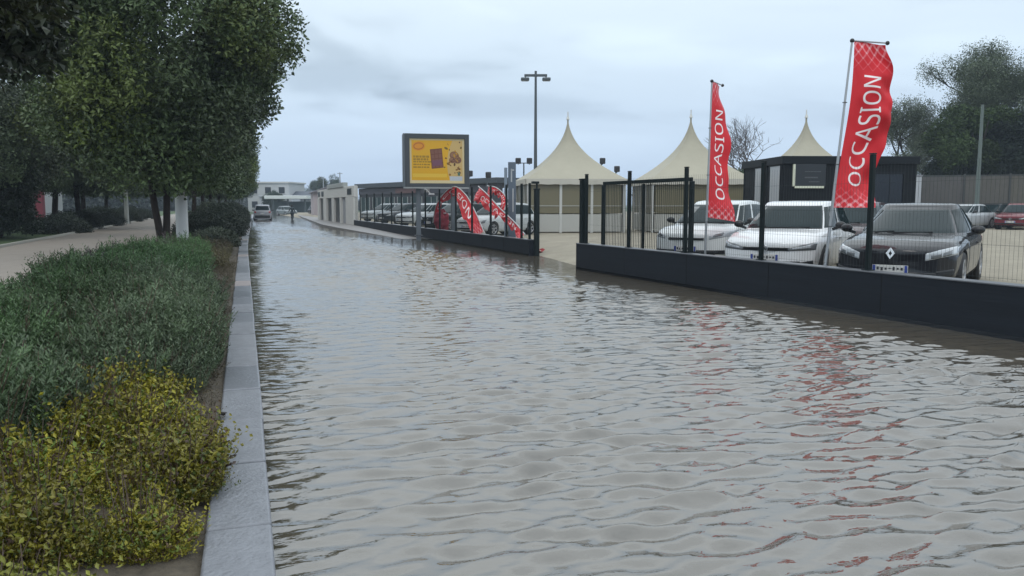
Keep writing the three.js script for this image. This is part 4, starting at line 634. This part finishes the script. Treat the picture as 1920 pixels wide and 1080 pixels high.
// yellow green low shrubs nearest the camera
const yb = (x) => interp([[-1.6, -4.5], [-1.3, -4.9], [-1.03, -6.0], [-0.5, -6.9], [-0.2, -6.6]], x);   // where the yellow shrubs give way to the grey green ones
const yellowH = (x, z) => { const right = -0.10 - 0.2 * smooth(fbm(z * 1.6, 4, 2, 2), -0.1, 0.3) - 0.34 * smooth(-z, 5.0, 6.2) - 0.1 * smooth(z, -4.4, -3.6); return 0.37 * edgeIn(x, -2.6, right, 0.2) * edgeIn(z, yb(x) - 0.35, -3.55, 0.3) * clamp(0.62 + 1.5 * fbm(x * 1.9 + 3, 1.7, z * 1.5 - 3, 2), 0.12, 1.3); };
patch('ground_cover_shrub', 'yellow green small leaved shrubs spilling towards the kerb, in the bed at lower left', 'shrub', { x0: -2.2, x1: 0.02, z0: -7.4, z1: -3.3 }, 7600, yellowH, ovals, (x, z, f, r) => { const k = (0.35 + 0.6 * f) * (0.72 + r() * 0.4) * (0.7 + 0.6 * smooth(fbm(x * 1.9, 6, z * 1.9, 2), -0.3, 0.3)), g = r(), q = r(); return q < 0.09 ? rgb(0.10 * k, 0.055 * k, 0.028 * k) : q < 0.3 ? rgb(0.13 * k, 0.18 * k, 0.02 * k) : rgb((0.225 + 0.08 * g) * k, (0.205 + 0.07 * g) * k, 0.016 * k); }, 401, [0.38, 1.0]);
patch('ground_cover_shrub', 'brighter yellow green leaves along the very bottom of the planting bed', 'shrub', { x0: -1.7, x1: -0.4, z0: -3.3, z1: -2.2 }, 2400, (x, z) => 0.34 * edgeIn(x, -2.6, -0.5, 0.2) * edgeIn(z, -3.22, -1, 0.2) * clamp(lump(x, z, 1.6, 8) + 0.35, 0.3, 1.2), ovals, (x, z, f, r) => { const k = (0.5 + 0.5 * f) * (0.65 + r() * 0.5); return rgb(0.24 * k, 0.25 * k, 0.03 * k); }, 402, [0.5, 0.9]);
// grey green needle shrubs, then the fresher green strip behind them
const bedLeft = (z) => interp([[-24, -1.9], [-20, -2.0], [-16, -2.8], [-10, -2.72], [-4, -2.8]], z);
const greyH = (x, z) => (0.64 - 0.1 * smooth(x, -1.6, -0.4)) * edgeIn(x, bedLeft(z), -0.22 - 0.02 * (-z - 7) + 0.06 * Math.sin(z * 2), 0.3) * edgeIn(z, -13.2, yb(x) + 0.35, 0.45) * clamp(0.72 + 1.25 * fbm(x * 1.3 + 5, 1.7, z * 1.0 - 5, 2), 0.25, 1.3);
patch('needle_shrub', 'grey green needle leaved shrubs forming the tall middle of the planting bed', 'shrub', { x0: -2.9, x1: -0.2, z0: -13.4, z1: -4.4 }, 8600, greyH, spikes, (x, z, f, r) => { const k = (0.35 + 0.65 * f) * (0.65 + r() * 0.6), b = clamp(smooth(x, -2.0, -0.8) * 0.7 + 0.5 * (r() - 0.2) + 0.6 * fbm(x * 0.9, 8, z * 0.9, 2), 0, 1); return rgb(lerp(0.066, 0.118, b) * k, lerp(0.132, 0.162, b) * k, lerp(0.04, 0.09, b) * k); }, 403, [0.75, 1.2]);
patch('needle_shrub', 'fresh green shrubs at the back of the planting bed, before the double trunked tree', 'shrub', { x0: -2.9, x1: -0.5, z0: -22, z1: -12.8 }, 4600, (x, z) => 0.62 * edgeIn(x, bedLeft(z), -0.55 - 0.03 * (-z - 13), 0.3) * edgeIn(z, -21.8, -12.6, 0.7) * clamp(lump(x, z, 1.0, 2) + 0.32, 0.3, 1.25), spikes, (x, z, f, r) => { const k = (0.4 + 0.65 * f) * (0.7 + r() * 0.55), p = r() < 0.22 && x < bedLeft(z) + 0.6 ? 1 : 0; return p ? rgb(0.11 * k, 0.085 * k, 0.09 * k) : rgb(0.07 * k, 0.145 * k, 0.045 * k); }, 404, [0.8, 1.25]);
// brownish low growth by the kerb and round the tree
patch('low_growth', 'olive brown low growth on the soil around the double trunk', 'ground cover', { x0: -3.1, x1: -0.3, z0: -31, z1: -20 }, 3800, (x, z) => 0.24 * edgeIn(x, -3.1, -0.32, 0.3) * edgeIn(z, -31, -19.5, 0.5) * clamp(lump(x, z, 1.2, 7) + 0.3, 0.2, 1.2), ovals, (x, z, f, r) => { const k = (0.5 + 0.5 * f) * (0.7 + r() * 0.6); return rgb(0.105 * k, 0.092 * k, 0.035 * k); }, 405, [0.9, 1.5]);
patch('low_growth', 'thin brown twigs and dry leaves on the soil strip along the kerb', 'ground cover', { x0: -0.95, x1: -0.26, z0: -22, z1: -5.5 }, 1500, (x, z) => 0.16 * clamp(lump(x, z, 2.2, 1), 0, 1), ovals, (x, z, f, r) => { const k = 0.5 + r() * 0.6; return rgb(0.11 * k, 0.09 * k, 0.05 * k); }, 406, [0.7, 1.2]);
// clipped low bush by the kerb, dark hedge row under the trees, hedge past the path
{
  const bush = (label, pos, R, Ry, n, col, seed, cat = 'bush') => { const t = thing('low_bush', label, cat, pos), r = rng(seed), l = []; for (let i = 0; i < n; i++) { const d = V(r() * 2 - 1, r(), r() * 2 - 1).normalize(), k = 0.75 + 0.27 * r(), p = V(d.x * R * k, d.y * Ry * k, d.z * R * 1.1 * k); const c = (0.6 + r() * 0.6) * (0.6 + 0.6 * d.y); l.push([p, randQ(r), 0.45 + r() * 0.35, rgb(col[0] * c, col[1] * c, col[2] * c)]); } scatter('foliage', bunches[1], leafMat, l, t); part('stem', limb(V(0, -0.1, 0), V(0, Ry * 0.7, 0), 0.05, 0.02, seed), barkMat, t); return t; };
  bush('low rounded clipped bush with pale top by the kerb beyond the white post', [-1.05, 0.12, -31.2], 0.82, 0.55, 1500, [0.09, 0.11, 0.07], 501);
  for (let i = 0; i < 9; i++) { const z = -36 - i * 5.2; const b = bush('dark low bush under the row of street trees', [-1.7 + bend(z) + (i % 2) * 0.5, 0.1, z], 1.25, 1.25 + 0.25 * (i % 3), 1500, [0.036, 0.05, 0.028], 510 + i); b.userData.group = 'dark bushes under the tree row'; }
  for (let i = 0; i < 7; i++) { const z = -46 - i * 7; const b = bush('dark hedge bush beyond the footpath edge', [-8.7 - 0.018 * (-z - 30) - (i % 2) * 0.4, 0.15, z], 1.5, 0.95 + 0.2 * (i % 3), 1300, [0.03, 0.045, 0.026], 530 + i); b.userData.group = 'dark hedge bushes beyond the path'; }
}
{ // bright strappy plant at the left edge
  const t = thing('strap_leaf_plant', 'bright green strap leaved plant at the left edge beside the yellow shrubs', 'plant', [-1.22, 0.14, -4.75]), r = rng(61), m = phys(0.12, 0.20, 0.04, 0.5, { side: THREE.DoubleSide });
  for (let i = 0; i < 26; i++) { const a = r() * TAU, L = 0.28 + r() * 0.25, up = 0.5 + r() * 0.7, w = 0.022 + r() * 0.012; part('leaf', sheet((u, v) => { const s = v * L, y = s * up * (1 - 0.62 * v * v), h = s * Math.sqrt(Math.max(0.1, 1 - up * up * 0.5)), ww = (u - 0.5) * w * (1 - v * v) * 2; return V(Math.cos(a) * h - Math.sin(a) * ww, y + Math.abs(u - 0.5) * 0.012 * (1 - v), Math.sin(a) * h + Math.cos(a) * ww); }, 2, 9), m, t); }
}
{ const l = thing('fallen_leaf', 'small dark curled leaf lying on the inner edge of the kerb', 'leaf', [-0.2, 0.124, -6.0], 0.4); part('blade', sheet((u, v) => V((u - 0.5) * 0.075 * Math.sin(Math.PI * (0.08 + 0.9 * v)), 0.012 + 0.03 * Math.abs(u - 0.5) + 0.018 * v * v, (v - 0.5) * 0.13), 6, 10), mat(0.025, 0.02, 0.018, 0.6, { side: THREE.DoubleSide }), l); part('stalk', cyl(V(0, 0.01, -0.06), V(0.015, 0.012, -0.1), 0.003, 0.002, 5), mat(0.03, 0.02, 0.015, 0.7), l); }

// ---------------------------------------------------------------- far end of the street, buildings
const B = (label, name, category, r, f, y, turn) => { const p = P2(r, f); return thing(name, label, category, [p[0], y, p[2]], -PSI + turn); };
const whiteWall = new THREE.MeshStandardMaterial({ map: grain([0.56, 0.555, 0.53], 0.1, 8, 81.1, 256), roughness: 0.8 }), darkOpen = phys(0.012, 0.015, 0.018, 0.3), slateMat = new THREE.MeshStandardMaterial({ map: grain([0.045, 0.047, 0.058], 0.35, 12, 83.1, 256), roughness: 0.7 }), brickTone = mat(0.15, 0.09, 0.09, 0.8);
{ // white gatehouse with columns at the end of the far wall
  const t = thing('gatehouse', 'white gatehouse with square columns and dark openings at the far end of the far wall', 'building', [6.85, 0.05, -80], -Math.PI / 2 + 0.03);   // local x runs along the street towards the camera
  const W = 21.8, X = (z) => 80 - z, H = 2.95;
  part('wall', box(W, H - 0.1, 0.1, W / 2, H / 2, -0.22), whiteWall, t);
  
  part('lintel', rbox(W, 0.8, 0.26, W / 2, H - 0.42, -0.1, 0.02), whiteWall, t);
  part('roof', rbox(9.5, 0.35, 0.4, 12.2, H + 0.15, -0.1, 0.02), mat(0.34, 0.36, 0.35, 0.8), t);
  for (const [a, b] of [[58.25, 61.9], [64.4, 65.1], [68.6, 69.9], [73.4, 75.6], [78.6, 80]]) part('column', rbox(b - a, H - 0.84, 0.24, X((a + b) / 2), (H - 0.84) / 2, -0.05, 0.02), whiteWall, t);
  for (const [a, b] of [[61.9, 64.4], [65.1, 68.6], [69.9, 73.4], [75.6, 78.6]]) part('opening', box(b - a, H - 0.84, 0.05, X((a + b) / 2), (H - 0.84) / 2, -0.13), a < 64 ? mat(0.3, 0.31, 0.33, 0.6) : darkOpen, t);
  for (const [a, b] of [[59.2, 61.2], [75.4, 77], [78.2, 79.6]]) part('window', box(b - a, 0.45, 0.04, X((a + b) / 2), H - 0.42, 0.03), darkOpen, t);
}
{ // long low dark shop behind
  const t = thing('shop_building', 'long low dark roofed shop behind the billboard and the far fence', 'building', [13.0, 0.1, -96], 0), a = V(13, 0, -96), b = V(21.5, 0, -68), d = b.clone().sub(a), L = d.length(); t.rotation.y = Math.atan2(-d.z, d.x);
  part('wall', box(L, 3.3, 0.3, L / 2, 1.65, -0.2), slateMat, t); part('side_wall', box(0.3, 3.3, 12, 0.15, 1.65, -6.4), slateMat, t); part('roof', rbox(L + 0.6, 0.5, 13, L / 2, 3.65, -6, 0.03), mat(0.05, 0.06, 0.07, 0.6), t);
  part('fascia', rbox(L, 0.7, 0.12, L / 2, 3.0, 0.02, 0.02), mat(0.07, 0.07, 0.085, 0.6), t);
  part('sign_band', rbox(5, 0.55, 0.08, 12, 3.0, 0.11, 0.02), brickTone, t); part('sign_band', rbox(1.1, 0.5, 0.08, 16.4, 3.0, 0.11, 0.02), mat(0.3, 0.28, 0.27, 0.6), t);
  for (let i = 0; i < 9; i++) { const x = 1.6 + i * 3.1, w = part('window', box(2.3, 1.7, 0.03, x, 1.45, -0.02), phys(0.05, 0.08, 0.085, 0.12), t); part('window_frame', [box(0.1, 1.8, 0.07, x - 1.15, 1.45, 0.0), box(0.1, 1.8, 0.07, x + 1.15, 1.45, 0.0), box(0.08, 1.7, 0.06, x, 1.45, 0.0)], mat(0.35, 0.38, 0.38, 0.5), w); }
}
function block(label, r, f, w, h, d, m, rows, cols, turn = 0.1, roofM = m) {
  const t = B(label, 'far_building', 'building', r, f, 0, turn);
  part('wall', box(w, h, d, 0, h / 2, -d / 2), m, t); part('roof', rbox(w + 0.6, 0.35, d + 0.6, 0, h + 0.17, -d / 2, 0.05), roofM, t);
  for (let i = 0; i < cols; i++) for (let j = 0; j < rows; j++) { const ww = w / cols * 0.42, hh = h / rows * 0.45, x = -w / 2 + (i + 0.5) * w / cols, y = (j + 0.5) * h / rows; const q = part('window', box(ww, hh, 0.08, x, y, 0.03), darkOpen, t); part('sill', box(ww + 0.2, 0.12, 0.2, x, y - hh / 2 - 0.06, 0.1), roofM, q); }
  return t;
}
const gab = (label, r, f, w, h, d, m, rm, turn) => { const t = B(label, 'far_house', 'house', r, f, 0, turn); part('wall', box(w, h, d, 0, h / 2, -d / 2), m, t); const s = new THREE.Shape([[-w / 2 - 0.4, 0], [w / 2 + 0.4, 0], [0, w * 0.22]].map(([a, b]) => new THREE.Vector2(a, b))); part('roof', new THREE.ExtrudeGeometry(s, { depth: d + 0.8, bevelEnabled: false }).translate(0, h + 0.01, -d - 0.4), rm, t); for (const x of [-w * 0.25, w * 0.25]) part('window', box(w * 0.14, h * 0.3, 0.06, x, h * 0.5, 0.03), darkOpen, t); return t; };
block('white two storey building at the far end of the street above the grey car', -54.5, 180, 9.5, 6.3, 10, mat(0.44, 0.45, 0.45, 0.8), 2, 3, -0.1, mat(0.5, 0.5, 0.48, 0.8));
block('lower white building beside the two storey one at the street end', -50.5, 172, 7, 3.2, 8, mat(0.45, 0.47, 0.5, 0.8), 1, 2, -0.05);
gab('distant low house with slate roof right of the far trees', -44.5, 182, 9, 2.6, 10, mat(0.4, 0.4, 0.41, 0.8), mat(0.09, 0.105, 0.13, 0.7), 1.2);
gab('distant pinkish house just left of the white gatehouse', -23.6, 104, 4, 3.1, 6, mat(0.40, 0.35, 0.36, 0.8), mat(0.12, 0.11, 0.12, 0.7), 0.3);
{ // pale canopy across the street end
  const t = B('long pale flat canopy over the street end, behind the wading person', 'canopy', 'canopy', -44.2, 160, 0, 0.02);
  part('canopy_roof', rbox(8.4, 0.65, 6, 0, 3.0, 0, 0.08), mat(0.62, 0.65, 0.62, 0.6), t); for (const x of [-3.4, -0.4, 3.0]) part('column', box(0.35, 2.7, 0.35, x, 1.35, 0), mat(0.12, 0.14, 0.14, 0.7), t); part('back_wall', box(8, 2.2, 0.3, 0, 1.1, -2.6), mat(0.06, 0.09, 0.085, 0.7), t);
}
for (const [r, f, R, cy, s, l] of [[-45.5, 200, 4.2, 4.6, 601, 'dark round tree at the far end of the street, right of the white building'], [-56, 165, 2.6, 5.2, 602, 'tall dark tree above the left bushes at the far end of the street'], [-49.5, 166, 2.2, 2.2, 603, 'small bushy tree at the street end between grey car and canopy'], [-49.3, 205, 3.6, 4.0, 604, 'dark tree behind the white building at the far end']]) tree('far_tree', l, P2(r, f), { seed: s, R, Ry: R * 0.85, cy, minY: 0.6, n: 1500, lumps: 22, col: [0.05, 0.07, 0.05], tr: 0.22, fork: cy * 0.5, bunch: bigBunch });
// far vehicles
car({ ...pale, name: 'far_car', paint: paint(0.2, 0.23, 0.24), label: 'small distant car under the pale canopy' }, [6.2, -0.1, -128], 0.4);
car({ ...pale, name: 'far_car', paint: paint(0.012, 0.013, 0.016), label: 'small distant dark car left of the pinkish house' }, [10.4, 0.05, -122], 0.3);
// far greenery closing the view
{
  const r = rng(71), list = [], t = new THREE.Group(); t.name = 'distant_wood'; tag(t, 'distant line of dark greenery closing the view behind the street and yard', 'trees', null, 'stuff'); scene.add(t);
  const addBand = (x0, z0, x1, z1, n, h) => { for (let i = 0; i < n; i++) { const k = r(), p = V(lerp(x0, x1, k), 0, lerp(z0, z1, k)); p.x += (r() - 0.5) * 10; p.z += (r() - 0.5) * 10; p.y = r() * h * (0.55 + 0.5 * Math.abs(fbm(k * 14, 2, h, 2)) * 2); const c = 0.6 + r() * 0.5; list.push([p, randQ(r), 2.6 + r() * 2, rgb(0.035 * c, 0.05 * c, 0.035 * c)]); } };
  addBand(-120, -120, -18, -190, 5000, 9); addBand(-18, -190, 4, -290, 2200, 5); addBand(4, -290, 90, -260, 3000, 2.6); addBand(70, -120, 160, -60, 3500, 5); addBand(-120, -120, -70, -20, 2500, 8);
  scatter('foliage', bigBunch, leafMat, list, t, 'stuff');
}
{ // pale building with red corner beyond the lawn
  const t = B('pale building with dark red corner column far beyond the lawn trees', 'far_building', 'building', -49.2, 74, 0.1, 0.25);
  part('wall', box(11, 4.6, 6, 0, 2.3, -3), mat(0.62, 0.63, 0.66, 0.8), t); part('roof', rbox(11.6, 0.3, 6.6, 0, 4.75, -3, 0.05), mat(0.4, 0.41, 0.43, 0.7), t); part('corner_column', rbox(0.7, 4.6, 0.7, 5.2, 2.3, 0.1, 0.04), mat(0.22, 0.04, 0.06, 0.7), t); part('red_panel', box(1.6, 2.2, 0.1, 3.9, 2.7, 0.06), mat(0.16, 0.06, 0.07, 0.7), t);
  for (const x of [-4, -1.8, 0.4, 2.4]) { const w = part('window', box(1.2, 1.4, 0.06, x, 2.6, 0.03), darkOpen, t); part('sill', box(1.4, 0.1, 0.2, x, 1.84, 0.1), mat(0.5, 0.5, 0.5, 0.7), w); }
}
// ---------------------------------------------------------------- person wading
{
  const t = thing('person', 'person in dark clothes wading through the water in the middle of the far street', 'person', [4.88, -0.22, -89.1], 2.6);
  const J = { hip: V(0, 0.95, 0), waist: V(0, 1.12, 0), chest: V(0, 1.36, 0.01), neck: V(0, 1.52, 0.0), head: V(0, 1.66, 0.02), sl: V(0.19, 1.44, 0), sr: V(-0.19, 1.44, 0), el: V(0.33, 1.2, 0.02), er: V(-0.27, 1.18, 0.05), wl: V(0.52, 1.1, 0.12), wr: V(-0.25, 0.95, 0.17), hl: V(0.1, 0.93, 0), hr: V(-0.1, 0.93, 0), kl: V(0.11, 0.5, 0.1), kr: V(-0.11, 0.5, -0.02), al: V(0.11, 0.08, 0.1), ar: V(-0.11, 0.08, -0.22), fl: V(0.12, 0.04, 0.22), fr: V(-0.12, 0.04, -0.08) };
  const bones = [['hip', 'waist', 0.15, 0.14], ['waist', 'chest', 0.14, 0.16], ['chest', 'neck', 0.13, 0.06], ['neck', 'head', 0.055, 0.105], ['sl', 'sr', 0.085, 0.085], ['sl', 'el', 0.065, 0.05], ['el', 'wl', 0.05, 0.035], ['sr', 'er', 0.065, 0.05], ['er', 'wr', 0.05, 0.035], ['hl', 'hr', 0.13, 0.13], ['hl', 'kl', 0.1, 0.07], ['kl', 'al', 0.068, 0.045], ['hr', 'kr', 0.1, 0.07], ['kr', 'ar', 0.068, 0.045], ['al', 'fl', 0.05, 0.045], ['ar', 'fr', 0.05, 0.045]];
  const mc = figure(bones.map(([a, b, c, d]) => [J[a], J[b], c, d]), V(0, 0.92, 0), 1.0, 72);
  part('body', mc, mat(0.03, 0.042, 0.05, 0.8), t);
  part('hair', new THREE.SphereGeometry(0.115, 14, 10, 0, TAU, 0, 1.7).translate(0, 1.69, 0.0), mat(0.03, 0.025, 0.02, 0.8), t);
}
function figure(bones, centre, half, res) {
  const mc = new MarchingCubes(res, rubberMat, false, false, 60000), f = mc.field, v = V(0, 0, 0), ab = V(0, 0, 0), ap = V(0, 0, 0);
  for (let k = 0; k < res; k++) for (let j = 0; j < res; j++) for (let i = 0; i < res; i++) {
    v.set((i - res / 2) / (res / 2) * half + centre.x, (j - res / 2) / (res / 2) * half + centre.y, (k - res / 2) / (res / 2) * half + centre.z); let d = 10;
    for (const [a, b, r0, r1] of bones) { ab.copy(b).sub(a); ap.copy(v).sub(a); const h = clamp(ap.dot(ab) / ab.lengthSq(), 0, 1), e = ap.addScaledVector(ab, -h).length() - lerp(r0, r1, h), q = clamp(0.5 + 0.5 * (d - e) / 0.05, 0, 1); d = lerp(d, e, q) - 0.05 * q * (1 - q); }
    f[i + j * res + k * res * res] = -d;
  }
  mc.isolation = 0; mc.update();
  const n = mc.count, g = new THREE.BufferGeometry(); g.setAttribute('position', new THREE.BufferAttribute(mc.positionArray.slice(0, n * 3).map((x, i) => x * half + [centre.x, centre.y, centre.z][i % 3]), 3)); g.setAttribute('normal', new THREE.BufferAttribute(mc.normalArray.slice(0, n * 3), 3));
  return g;
}

renderer.render(scene, camera);
